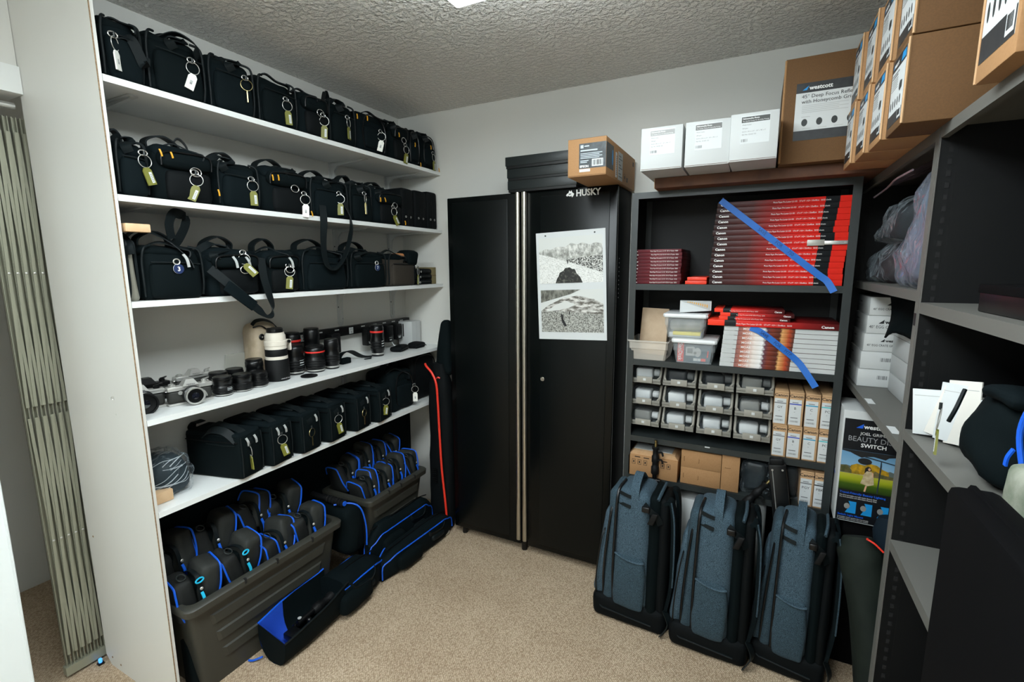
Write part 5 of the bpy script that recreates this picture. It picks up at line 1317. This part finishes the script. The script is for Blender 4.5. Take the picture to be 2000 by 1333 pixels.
def wlabel(t, o, u, n, w, h, big=False, name='label'):
    """white product label: black header with blue patch, pictures, dark footer with barcode"""
    u = V(u); n = V(n); v = n.cross(u); o = V(o)
    l = plate(t, name, o, u, n, w, h, paper, .0005)
    oo = o + n * .0005
    for q, n_ in ((.83, 'header_band'), (0, 'footer_band')): shapes(l, n_, oo, u, n, rects([(0, h * q, w, h * .17)]), M('label_ink', (28, 30, 34), .45, var=(50, (40, 42, 44))), .0002, .0001)
    shapes(l, 'blue_patch', oo, u, n, [[(w * .66, h * .86), (w * .97, h * .86), (w * .97, h * .97), (w * .72, h * .97)]], ink_b, .0002, .0004)
    shapes(l, 'wing_mark', oo, u, n, [[(w * .07, h * .875), (w * .12, h * .875), (w * .145, h * .95)]], ink_b, .0002, .0004)
    text(l, 'westcott', h * .10, oo + u * w * .15 + v * h * .875, u, n, ink_w, bold=.03, sx=.9 * w / h / 1.0 if not big else 1)
    if big:
        text(l, '45\u00b0 Deep Focus Reflector', h * .088, oo + u * w * .07 + v * h * .735, u, n, ink)
        text(l, 'with Honeycomb Grids', h * .088, oo + u * w * .07 + v * h * .645, u, n, ink)
        shapes(l, 'fine_print', oo, u, n, rects([(w * .08, h * (.60 - .03 * k), w * (.52 - .1 * (k % 2)), h * .008) for k in range(5)] + [(w * .08, h * .405, w * .1, h * .01)] + [(w * (.10 + .18 * k), h * .20, w * .1, h * .008) for k in range(4)]), paper_g, .0002, .0002)
    else:
        shapes(l, 'fine_print', oo, u, n, rects([(w * .06, h * .76, w * .5, h * .02), (w * .06, h * .72, w * .42, h * .02)] + [(w * .06, h * (.68 - .035 * k), w * .45, h * .008) for k in range(5)]), ink_g, .0002, .0002)
    cone = [(.66, .54), (.72, .58), (.86, .56), (.86, .46), (.72, .43), (.66, .47)]
    pics = [[(a * w, c * h) for a, c in cone]] + [ell(w * (.12 + .17 * k), h * .31, w * .035, h * .065, 14) for k in range(5)]
    shapes(l, 'product_pictures', oo, u, n, pics, M('picture_dark', (40, 44, 44), .5), .0002, .0002)
    plate(l, 'barcode_patch', oo + u * w * .74 + v * h * .03, u, n, w * .23, h * .15, paper, .0004, .0002)
    shapes(l, 'barcode', oo + u * w * .74 + v * h * .03, u, n, barcode(w * .03, h * .03, w * .17, h * .09, 8, 5), ink, .0002, .0008)
    return l
def brown_box(label, loc, size, rz, group, m=kraft):
    t = thing('carton', label, 'box', loc, rz, group)
    w, d, h = size
    MB().b2((-w / 2, -d / 2, 0), (w / 2, d / 2, h), .003).build('body', m, t)
    return t
t = brown_box('large brown carton with a reflector product label on the back unit', (.215, 2.205, zp), (.35, .41, .345), 0, None, kraft_d)
wlabel(t, (-.175 + .038, -.205, .075), U, Nn, .255, .185, True)
MB().tube([(-.1735, -.2035, .004), (-.1735, -.2035, .341)], .004, 6).build('corner_edge', kraft, t)
MB().b2((-.175, -.004, .345), (.175, .004, .3456)).build('top_seam', kraft_seam, t, False)

# stacked cartons on the right unit, labels toward the aisle
zt = ZR + .0006
k = 0
ys = ((1.395, 1.545), (1.548, 1.698), (1.701, 1.845), (1.848, 1.985))
for lv in range(2):
    for c, (a, b_) in enumerate(ys):
        h = .182 if lv == 0 else .19
        w = .40; x0 = .262 - .010 * c + .004 * lv
        t = brown_box('brown carton with a white product label, %s column from the bare carton side, %s row' % (ORD[c], ('lower', 'upper')[lv]), (x0 + w / 2, (a + b_) / 2, zt + lv * .1835), (w, b_ - a - .002, h), .0, 'labelled cartons on the right unit', kraft if c else kraft_d)
        D = (b_ - a - .002)
        wlabel(t, (-w / 2, D / 2 - .014, .018), (0, -1, 0), (-1, 0, 0), D - .026, h - .03)
        MB().tube([(-w / 2 + .001, -D / 2 + .001, .002), (-w / 2 + .001, -D / 2 + .001, h - .002)], .003, 6).build('corner_edge', kraft_l, t)
        if c == 0:
            plate(t, 'packing_tape', (-.02, -D / 2, .0), U, Nn, .09, .055 if lv == 0 else .07, M('packing_tape', (138, 96, 54), .25), .0004)
            plate(t, 'packing_tape', (-.02, -D / 2, h - .06), U, Nn, .09, .06, M('packing_tape', (138, 96, 54), .25), .0004)
for c, (a, b_) in enumerate(((1.02, 1.172), (.855, 1.005))):
    w, h = .30, .30
    t = brown_box('taller brown carton nearest the room, ' + ('with its white label showing' if c == 0 else 'mostly out of view behind the labelled one'), (.318 + w / 2 + .03 * c, (a + b_) / 2, zt), (w, b_ - a, h), 0, 'labelled cartons on the right unit', kraft)
    D = b_ - a
    wlabel(t, (-w / 2, D / 2 - .010, .03), (0, -1, 0), (-1, 0, 0), D - .02, h - .05)
    MB().tube([(-w / 2 + .001, D / 2 - .001, .002), (-w / 2 + .001, D / 2 - .001, h - .002)], .003, 6).build('corner_edge', kraft_l, t)

# ------------------------------------------------------------------ right unit: wrapped garments, grid cartons, light kit box
zs = 1.4846
for k, (loc, sz, m, lb, sd, sh) in enumerate((
  ((.470, 2.19, zs), (.19, .34, .13), M('maroon_cloth', (30, 18, 22), .7), 'black and maroon garment in clear plastic at the back corner', 3, -.10),
  ((.462, 2.06, zs + .14), (.18, .34, .12), M('dark_teal_cloth', (18, 26, 32), .7), 'dark teal garment in clear plastic folded on the maroon one', 5, -.12),
  ((.440, 1.68, zs), (.15, .26, .31), M('mauve_cloth', (92, 72, 88), .8, var=(9, (50, 84, 100))), 'mauve and blue garment standing in milky plastic beside the post', 8, -.10))):
    t = thing('garment_bag', lb, 'garment bag', loc, .0, 'plastic-wrapped garments')
    MB().soft((0, 0, sz[2] / 2), sz, .05, 5, 3, .006, .014, sd, (.7, .55), (0, sh)).build('cloth', m, t)
    MB().soft((0, 0, sz[2] / 2 + .004), (sz[0] + .02, sz[1] + .03, sz[2] + .008), .04, 9, 3, .006, .018, sd + 1, (.72, .55), (0, sh), fs=22).build('plastic_wrap', clear_film if k < 2 else film('milky_film', (170, 180, 198), .14), t)
t = thing('plastic_sleeve', 'flat clear plastic sleeve draped over the wrapped garments', 'plastic sleeve', (.40, 1.9, zs + .305))
b = MB(); vs = []
for j in range(9):
    for i in range(9):
        u, v_ = i / 8, j / 8
        vs.append((-.04 + .10 * u + .01 * sin(6 * v_), .30 - .5 * v_, .055 * u * (1 - .3 * v_) + .008 * sin(5 * v_ + 3 * u) + .02 * v_))
b.add(vs, [(j * 9 + i, j * 9 + i + 1, j * 9 + 10 + i, j * 9 + 9 + i) for j in range(8) for i in range(8)])
b.build('film', film('sleeve_film', (190, 170, 190), .35), t, ang=180)
MB().tube([vs[j * 9] for j in range(9)], .003, 6).build('seal_edge', M('sleeve_edge', (170, 150, 160), .4), t)

ze = 1.0939
def grid_box(label, loc, w, d, h, face, size, group, styl):
    t = thing('grid_carton', label, 'box', loc, 0, group)
    MB().b2((-w / 2, -d / 2, 0), (w / 2, d / 2, h), .0025).build('carton', wbox_m, t)
    F = -d / 2
    if styl in (0, 1):
        k = 1 if styl == 0 else 1.35
        text(t, 'westcott', .014 * k, (-.030 * k - .005, F, h * .56), U, Nn, ink, bold=.03)
        shapes(t, 'wing_mark', (-.045 * k - .005, F, h * .56), U, Nn, [[(0, 0), (.012 * k, 0), (.013 * k, .011 * k)]], ink, .0003, .0004)
        text(t, '40\u00b0 EGG CRATE GRID', .0115 * k, (-w / 2 + .010 / k, F, h * .30), U, Nn, ink, sx=.8)
    elif styl == 2:
        shapes(t, 'barcode', (-.04, F, h * .45), U, Nn, barcode(0, 0, .028, .014, 7, 3), ink_g, .0003, .0003)
    u_, n_ = (0, -1, 0), (-1, 0, 0)
    if styl < 3:
        text(t, 'westcott', .012, (-w / 2, .07, h * .6), u_, n_, ink, bold=.03)
        text(t, '40\u00b0 EGG CRATE', .011, (-w / 2, .085, h * .36), u_, n_, ink_g)
    else:
        shapes(t, 'barcode', (-w / 2, -d / 2 + .035, h * .2), u_, n_, barcode(0, 0, .02, .016, 6, 4), ink_g, .0003, .0003)
    MB().b2((-w / 2 - .0004, -d / 2 - .0004, h * .985), (w / 2, d / 2, h * .9995)).build('edge_line', paper_g, t, False)
    return t
for k in range(5):
    grid_box('white grid carton in the corner column, %s from the shelf' % ORD[k], (.462 + .004 * k, 2.288, ze + k * .0672), .20, .24, .0668, 0, 0, 'white grid cartons', (2, 2, 0, 1, 0)[k])
for k in range(4):
    grid_box('white grid carton in the column beside the post, %s from the shelf' % ORD[k], (.545, 1.885, ze + k * .0672), .185, .52, .0668, 0, 0, 'white grid cartons', 3)
t = thing('black_cloth_pouch', 'limp black cloth corner hanging over the white grid cartons', 'pouch', (.432, 2.02, ze + .20))
b = MB(); vs = []
for j in range(8):
    for i in range(7):
        u, v_ = i / 6, j / 7
        vs.append((-.02 + .05 * u + .012 * sin(3 * v_ + 4 * u), .02 - .19 * u + .02 * v_, .155 - v_ * (.155 - .03 * sin(3 * u))))
b.add(vs, [(j * 7 + i, j * 7 + i + 1, j * 7 + 8 + i, j * 7 + 7 + i) for j in range(7) for i in range(6)])
o = b.build('cloth', black_fab, t, ang=180); md = o.modifiers.new('thickness', 'SOLIDIFY'); md.thickness = .006
MB().tube([vs[i] for i in range(7)], .005, 6).build('hem', web_m, t)

t = thing('carton', 'plain dark carton on the floor under the light kit box', 'box', (.475, 2.235, 0))
MB().b2((-.125, -.17, 0), (.125, .17, .596), .003).build('body', dark_m, t); plate(t, 'tape', (-.02, -.17, .3), U, Nn, .04, .295, plastic_l)
t = thing('light_kit_box', 'white and black light kit box with a woman in a meadow on its front', 'box', (.409, 2.15, .597), -.03)
w_, d_, h_ = .182, .20, .428
MB().b2((-w_ / 2, -d_ / 2, 0), (w_ / 2, d_ / 2, h_), .002).build('carton', wbox_m, t)
F = -d_ / 2; x0 = -w_ / 2
fr = plate(t, 'front_print', (x0 + .006, F, .004), U, Nn, w_ - .008, h_ - .035, M('box_black', (20, 22, 26), .35), .0005)
pf = F - .0005; pw = w_ - .008; px0 = x0 + .006
sky = ramp_mat('kit_sky', 'Z', [(0, (196, 206, 208)), (.1, (176, 200, 214)), (.26, (110, 156, 190)), (.34, (96, 146, 186))], .4)
ph_ = plate(t, 'photo', (px0, pf, .125), U, Nn, pw, .155, sky, .0003)
def lay(n_, polys, m, k): shapes(ph_, n_, (px0, pf - .0003, .125), U, Nn, [[(a * pw, c * .155) for a, c in q] for q in polys], m, .00015, .0002 * k)
lay('hills', [[(0, .42), (0, .60), (.1, .62), (.25, .58), (.4, .56), (.7, .55), (.85, .6), (1, .54), (1, .42)]], M('kit_hills', (86, 96, 92), .5), 1)
lay('meadow', [[(0, 0), (0, .42), (1, .40), (1, 0)]], ramp_mat('kit_meadow', 'Z', [(.12, (26, 40, 16)), (.15, (60, 86, 20)), (.17, (150, 160, 30)), (.19, (176, 170, 60)), (.20, (150, 130, 60))], .5), 2)
lay('autumn_trees', [[(.17, .5), (.18, .62), (.28, .68), (.42, .66), (.5, .72), (.62, .70), (.72, .62), (.82, .58), (.84, .46), (.5, .42), (.2, .42)]], M('kit_trees', (196, 150, 20), .5, var=(70, (120, 100, 20))), 3)
lay('dark_trees', [[(0, .44), (0, .6), (.12, .6), (.2, .5), (.2, .42)], [(.55, .46), (.6, .56), (.7, .5), (.98, .46), (.98, .40), (.55, .40)]], M('kit_darktrees', (64, 70, 34), .5, var=(60, (110, 96, 60))), 4)
lay('leaves', [[(0, 1), (.0, .97), (.15, .94), (.22, .9), (.35, .84), (.42, .88), (.55, .9), (.75, .86), (.8, .92), (.95, .96), (1, 1)]], ink, 4)
lay('dish', [ell(.41, .76, .12, .08, 24)], ink, 6)
lay('stand', [[(.66, .02), (.68, .02), (.70, .7), (.69, .82), (.675, .82)], [(.4, .86), (.98, .75), (.98, .77), (.4, .89)]], M('kit_stand', (34, 44, 54), .5), 5)
lay('dress', [[(.41, .38), (.40, .42), (.46, .53), (.55, .53), (.585, .40), (.60, .22), (.5, .17), (.37, .21)]], M('kit_dress', (196, 180, 146), .6, var=(80, (170, 150, 112))), 7)
lay('hair', [[(.42, .48), (.43, .60), (.47, .645), (.52, .63), (.54, .56), (.49, .52), (.46, .5)]], ink, 6)
lay('skin', [ell(.50, .58, .022, .034), [(.46, .17), (.49, .17), (.47, .02), (.44, .02)], [(.545, .52), (.575, .5), (.58, .4), (.565, .4)]], M('kit_skin', (210, 160, 128), .6), 8)
text(t, 'westcott', .022, (px0 + .058, pf, .365), U, Nn, ink_w, bold=.03)
shapes(t, 'wing_mark', (px0 + .035, pf, .365), U, Nn, [[(0, 0), (.02, 0), (.022, .017)]], blue_m, .0003, .0004)
text(t, 'JOEL GRIMES', .015, (px0 + .092, pf, .341), U, Nn, ink_w, 'CENTER')
text(t, 'BEAUTY DISH', .027, (px0 + .088, pf, .315), U, Nn, M('kit_grey', (150, 152, 154), .5), 'CENTER', .9)
text(t, 'SWITCH', .020, (px0 + .092, pf, .295), U, Nn, ink_w, 'CENTER', bold=.02)
text(t, 'Travel-Friendly Beauty Lighting', .011, (px0 + .006, pf, .110), U, Nn, blue_m, bold=.02)
for q in range(2): text(t, 'The first portable and affordable Beauty Dish', .0062, (px0 + .006, pf, .100 - .007 * q), U, Nn, ink_w)
shapes(t, 'blue_tiles', (px0, pf, .035), U, Nn, [[(.028 + .048 * k, 0), (.06 + .048 * k, 0), (.06 + .048 * k, .046), (.036 + .048 * k, .046), (.042 + .048 * k, .03)] for k in range(3)], ink_b, .0003, .0002)
shapes(t, 'fitting_pictures', (px0, pf, .035), U, Nn, [ell(.032 + .050 * k, .026, .009, .011, 14) for k in range(3)], satin, .0003, .0006)
text(t, 'Switch Light Mount', .010, (px0 + .006, pf, .022), U, Nn, blue_m, bold=.02)
for q in range(2): text(t, 'A modular insert system lets you mount', .0058, (px0 + .006, pf, .014 - .006 * q), U, Nn, ink_w)
u_, n_ = (0, -1, 0), (-1, 0, 0)
shapes(t, 'dish_outline', (x0, .075, .19), u_, n_, [ell(.08, .06, .042, .085, 24)], M('kit_outline', (120, 122, 126), .5), .0003, .0003)
shapes(t, 'dish_inside', (x0, .075, .19), u_, n_, [ell(.084, .062, .034, .078, 24)], wbox_m, .0003, .0007)
text(t, 'westcott', .016, (x0, .08, .375), u_, n_, ink_g)
shapes(t, 'side_lines', (x0, .085, .06), u_, n_, rects([(.01, .1, .12, .002), (.01, .093, .1, .002)]) , blue_m, .0003, .0003)
shapes(t, 'part_drawing', (x0, .085, .06), u_, n_, [ell(.05, .04, .02, .03), ell(.11, .03, .02, .03)], paper_g, .0003, .0003)

# fabric rolls standing in the corner
def roll(label, p0, p1, r, m, sd, red=False):
    t = thing('fabric_roll', label, 'roll', p0)
    a, b_ = V((0, 0, 0)), V(p1) - V(p0); ax = b_.normalized(); x = ax.cross(V((0, 1, 0))).normalized(); y = ax.cross(x)
    secs = []
    for k in range(15):
        u = k / 14; q = r * (1 + .08 * sin(5 * u + sd)) * (1 if .04 < u < .95 else (.75 if u < .5 else .62))
        secs.append([a.lerp(b_, u) + (x * cos(2 * PI * i / 18) + y * sin(2 * PI * i / 18)) * q * (1 + .05 * sin(3 * 2 * PI * i / 18 + 8 * u)) for i in range(18)])
    MB().loft(secs).build('cloth', m, t)
    MB().tube([a.lerp(b_, .12 * k + .06) + y * -r * 1.02 + x * (.012 * sin(3 * k)) for k in range(8)], .004, 6).build('seam', red_m if red else web_m, t)
    return t
roll('dark green fabric roll leaning in the corner beside the third backpack', (.455, 1.70, .07), (.372, 1.92, .61), .064, green_fab, 2)
roll('dark blue fabric roll leaning behind the green one in the corner', (.54, 1.90, .05), (.468, 1.99, .67), .046, navy_fab, 4)
t = thing('red_cord', 'short bright red cord caught between the two fabric rolls', 'cord', (.398, 1.855, .625))
MB().tube(cr([(-.012, 0, .012), (.008, -.006, .004), (.032, -.012, -.016)]), .0032, 8).build('cord', red_m, t); MB().lathe([(.003, 0), (.004, .004), (.003, .006)], 10, (-.012, 0, .010)).build('end_knot', red_m, t)

# ------------------------------------------------------------------ nearest right unit: papers, pouch, backpack
zq = 1.1436
for k in range(6):
    t = thing('paper_sleeve', 'white paper sleeve leaning on the far panel of the nearest unit, %s of six' % ORD[k], 'paper', (.392 + .010 * k, 1.40 - .018 * k, zq + .003), 0, 'leaning white paper sleeves', rot=(-.10 - .02 * k, (-.12, .2, -.04, -.16, .14, .05)[k], -.5 - .16 * k))
    w, h = .078 - .003 * k, .112 + .012 * ((k * 5) % 4)
    MB().b2((-w / 2, -.002, 0.004), (w / 2, .002, h), .0008).build('sleeve', (paper, M('paper_cream', (216, 212, 204), .55))[k % 2], t)
    plate(t, 'fold_line', (-w / 2 + .004, -.002, h * .86), U, Nn, w - .008, .0015, paper_g, .0003)
t = thing('drawstring_pouch', 'black cloth pouch with a key ring and olive tag before the papers', 'pouch', (.445, 1.165, zq), -PI / 2 + .1)
MB().soft((0, 0, .085), (.17, .13, .17), .05, 5, 3, .01, .016, 12, (.75, .7)).build('body', black_fab, t)
MB().soft((.03, -.02, .172), (.10, .07, .026), .012, 4, 2, .004, .012, 15).build('gathered_top', black_fab2, t)
MB().tube(cr([(-.085, -.05, .155), (-.065, -.068, .12), (-.07, -.075, .09)]), .004, 6).build('drawstring', web_m, t)
tag_on(t, (-.072, -.09, .115), (-.35, -1, .1), 0, .25, .022)
t = thing('grey_backpack', 'grey-green canvas backpack with a blue zip at the unit front', 'bag', (.475, .90, zq), -PI / 2)
MB().soft((0, 0, .115), (.17, .2, .23), .07, 5, 3, .008, .010, 33, (.85, .85)).build('body', olive_fab, t)
MB().tube(cr([(-.075, -.09, .08), (-.08, -.1, .15), (-.055, -.095, .21), (.0, -.085, .228), (.06, -.085, .21)]), .004, 8).build('blue_zip', blue_m, t)
MB().ribbon([(-.08, -.104, .12), (-.084, -.108, .105), (-.087, -.108, .09)], (1, .2, 0), .006, .003, 4).build('zipper_pull', blue_m, t)
MB().soft((-.01, -.098, .06), (.12, .03, .09), .014, 4, 2, .004, .006, 35).build('pocket', olive_fab, t)
t = thing('dark_box', 'low black box on the upper shelf of the nearest unit', 'box', (.50, 1.06, 1.4586))
MB().b2((-.12, -.16, 0), (.12, .16, .045), .003).build('body', plastic_l, t); MB().b2((-.122, -.162, .035), (.122, .162, .052), .002).build('lid', dark_m, t)
t = thing('soft_bag', 'dark olive cloth bag slumped on the bottom shelf of the nearest unit', 'bag', (.475, 1.27, .1006))
MB().soft((0, 0, .16), (.22, .24, .32), .09, 5, 3, .012, .022, 21, (.7, .7)).build('body', green_fab, t)
MB().ribbon([(-.06, -.05, .30), (-.10, 0, .33), (-.08, .05, .30)], (0, .4, 1), .03, .004).build('handle', web_m, t)
MB().ring((-.105, -.05, .28), .008, .0016, (1, 0, 0), 14, 5).build('d_ring', chrome, t)
t = thing('portfolio_case', 'tall black portfolio case standing before the nearest shelving unit', 'case', (.302, .69, 0))
MB().b2((-.03, -.24, 0), (.03, .205, 1.225), .012).build('shell', dark_m, t)
MB().tube([(0, -.238, 1.222), (0, .203, 1.222)], .006, 6).build('top_seam', dark_m, t)
MB().ribbon([(0, -.14, 1.223), (0, -.13, 1.245), (0, -.05, 1.245), (0, -.04, 1.223)], (1, 0, 0), .024, .006).build('handle', plastic_l, t)
MB().b2((-.0335, -.02, .9), (-.03, .02, .97), .002).build('clasp', plastic_r, t)

# ------------------------------------------------------------------ backpacks
def backpack(label, loc, rz, seed=0, sx=1):
    """seen from its side: local X runs from front pocket (-) to back panel (+)"""
    t = thing('backpack', label, 'backpack', loc, rz, 'blue heather backpacks')
    t.scale = (sx, 1, 1)
    W = .215
    def slab(name, x0, x1, z0, z1, wy, m, r=.03, shear=0, tp=(1, .9), wr=.004, bulge=.006, sd=0):
        return MB().soft(((x0 + x1) / 2, 0, (z0 + z1) / 2), (x1 - x0, wy, z1 - z0), r, 5, 3, bulge, wr, seed * 5 + sd, tp, (shear, 0)).build(name, m, t)
    MB().soft((-.008, 0, .055), (.325, W * .98, .11), .028, 4, 3, .004, .003, seed).build('base', black_soft, t)
    MB().tube([(-.168, -W * .40, .07), (-.12, -W * .51, .055), (.1, -W * .51, .04)], .004, 6).build('base_piping', web_m, t)
    slab('front_pocket', -.178, -.118, .09, .50, W * .80, heather, .03, .040, (.7, .8), sd=1)
    slab('front_section', -.135, -.066, .085, .605, W * .92, heather_d, .03, .022, (.8, .85), sd=2)
    slab('main_body', -.078, .075, .085, .615, W, heather, .035, 0, (1, .9), sd=3)
    slab('back_section', .066, .118, .08, .61, W * .96, black_fab, .026, 0, (1, .86), sd=4)
    slab('back_panel', .108, .150, .06, .60, W * .88, black_soft, .018, .0, (1, .86), sd=5)
    F = -W / 2
    def vz(x0, z0, x1, z1, off, rr=.0052, name='zipper', m=plastic_l):
        MB().tube(cr([(x0, F * .80 - off, z0), (x0 + (x1 - x0) * .15, F * .98 - off, z0 + (z1 - z0) * .3), (x0 + (x1 - x0) * .5, F * .96 - off, z0 + (z1 - z0) * .65), (x1, F * .80 - off, z1), (x1 + .008, 0, z1 + .022)]), rr, 6).build(name, m, t)
    vz(-.122, .10, -.092, .52, .000); vz(-.075, .10, -.064, .60, .008, .006)
    vz(-.156, .10, -.128, .40, .002, .003)
    MB().soft((-.005, F + .004, .21), (.128, .026, .235), .012, 5, 2, .008, .005, seed + 9).build('side_pocket', heather_d, t)
    MB().tube(cr([(-.068, F - .006, .335), (-.02, F - .014, .322), (.03, F - .013, .315), (.06, F - .006, .318)]), .0045, 6).build('pocket_hem', heather, t)
    MB().ribbon([(.004, F * .86, .50), (.006, F * .90, .56), (.008, F * .80, .63), (.008, F * .4, .662), (.008, .0, .668), (.008, -F * .6, .62)], (1, 0, 0), .036, .008).build('grab_handle', heather, t)
    for z in (.605, .56): MB().ribbon([(-.062, F * .80 - .006, z), (-.03, F * .86 - .010, z - .004), (-.006, F * .88 - .010, z - .008)], (0, .2, 1), .014, .003, 4).build('compression_strap', web_m, t)
    MB().ribbon([(.05, F * .93, .575), (.075, F - .004, .56), (.105, F * .96, .535), (.12, F * .9, .5)], (.3, .2, 1), .024, .004, 5).build('side_strap', web_m, t)
    MB().soft((.062, F - .012, .565), (.034, .016, .024), .005, 2, 2).build('buckle', plastic_l, t)
    MB().soft((.082, F - .014, .53), (.024, .010, .05), .003, 2, 2, shear=(.02, 0)).build('buckle_tail', plastic_r, t)
    for k in range(2):
        y = F * .55 * (1 if k == 0 else -1)
        MB().ribbon([(.13, y, .585), (.155, y, .59), (.168, y - .006, .52), (.172, y - .012, .38), (.172, y - .014, .24), (.155, y - .008, .12)], (0, 1, 0), .05, .014).build('shoulder_strap', black_fab2, t)
        if k == 0: MB().tube(cr([(.158, y - .026, .60), (.174, y - .032, .52), (.180, y - .038, .38), (.179, y - .040, .24)]), .0035, 6).build('strap_piping', heather_d, t)
    MB().tube(cr([(.105, F * .82, .60), (.112, F * .4, .622), (.112, -F * .4, .622)]), .007, 6).build('top_piping', heather_d, t)
    MB().ribbon([(.15, F * .8, .12), (.175, F * .9, .07), (.155, F * 1.0, .03), (.14, F * 1.05, .012)], (.5, 1, 0), .03, .004, 4).build('strap_tail', web_m, t)
    return t
backpack('blue heather backpack nearest the black cabinet', (-.400, 1.985, 0), -.03, seed=1, sx=.97)
backpack('blue heather backpack in the middle of the three, set slightly forward', (-.078, 1.955, 0), -.02, seed=2, sx=.9)
backpack('blue heather backpack nearest the fabric rolls in the corner', (.202, 1.985, 0), -.10, seed=3, sx=.78)

def stand(label, p, ax_tilt, L, legs=True):
    t = thing('light_stand', label, 'light stand', p, rot=(0, ax_tilt, 0))
    MB().tube([(0, 0, .0), (0, 0, L - .12)], .010, 10).build('column', plastic_l, t)
    MB().lathe([(.013, L - .16), (.017, L - .155), (.017, L - .125), (.013, L - .12), (.013, L - .105), (.016, L - .10), (.016, L - .075), (.012, L - .07), (.012, L - .045), (.016, L - .04), (.016, L - .03)], 16).build('clamp_collars', plastic_r, t)
    MB().lathe([(.006, L - .03), (.006, L - .012), (.0045, L - .011), (.0045, L - .007), (.006, L - .006), (.006, L)], 12).build('spigot', brass, t)
    MB().soft((0, -.004, L - .19), (.062, .022, .022), .006, 2, 2).build('leg_bracket', plastic_l, t)
    for k, x in enumerate((-.022, 0, .022)): MB().tube([(x, -.008 if k != 1 else .006, L - .19), (x * .9, -.008 if k != 1 else .006, .01)], .007, 8).build('leg', plastic_l, t)
    for k, z in enumerate((L - .09, L - .055)):
        MB().ribbon([(.012, -.004, z), (.028, -.006, z + .004), (.034, -.006, z - .012)], (0, 1, 0), .010, .006, 3).build('wing_knob', plastic_r, t)
    return t
stand('folded black light stand upright behind the first backpack', (-.357, 2.112, 0), 0, .775)
stand('folded black light stand leaning behind the middle backpack', (-.085, 2.112, .42), .62, .33)
t = thing('hard_tube_case', 'long black hard case leaning upright behind the third backpack', 'case', (.233, 2.107, .001), rot=(0, -.15, 0))
MB().b2((-.032, -.018, 0.005), (.032, .018, .765), .006).build('shell', plastic_l, t)
MB().soft((0, 0, .775), (.05, .03, .03), .008, 2, 2).build('end_cap', plastic_r, t)
MB().tube([(-.018, -.019, .1), (-.018, -.019, .74)], .002, 6).build('edge_strip', satin, t)
for s in (-1, 1): MB().cyl((s * .018, -.018, .745), .004, .003, 10, 'y').build('rivet', satin, t)
t = thing('carton', 'plain white carton on the floor shelf of the back unit', 'box', (-.25, 2.27, .0706))
MB().b2((-.235, -.11, 0), (.235, .12, .435), .003).build('body', wbox_m, t); plate(t, 'tape', (-.235, -.11, .2), U, Nn, .47, .03, paper_g)
t = thing('paper_roll', 'thick white paper roll standing on the floor shelf of the back unit', 'paper roll', (.052, 2.21, .0706))
MB().lathe([(.046, 0), (.048, .003), (.048, .47), (.046, .473), (.02, .473), (.02, .46)], 28).build('paper', paper, t); MB().lathe([(.018, .3), (.018, .472), (.0195, .472)], 18).build('core', kraft_l, t)
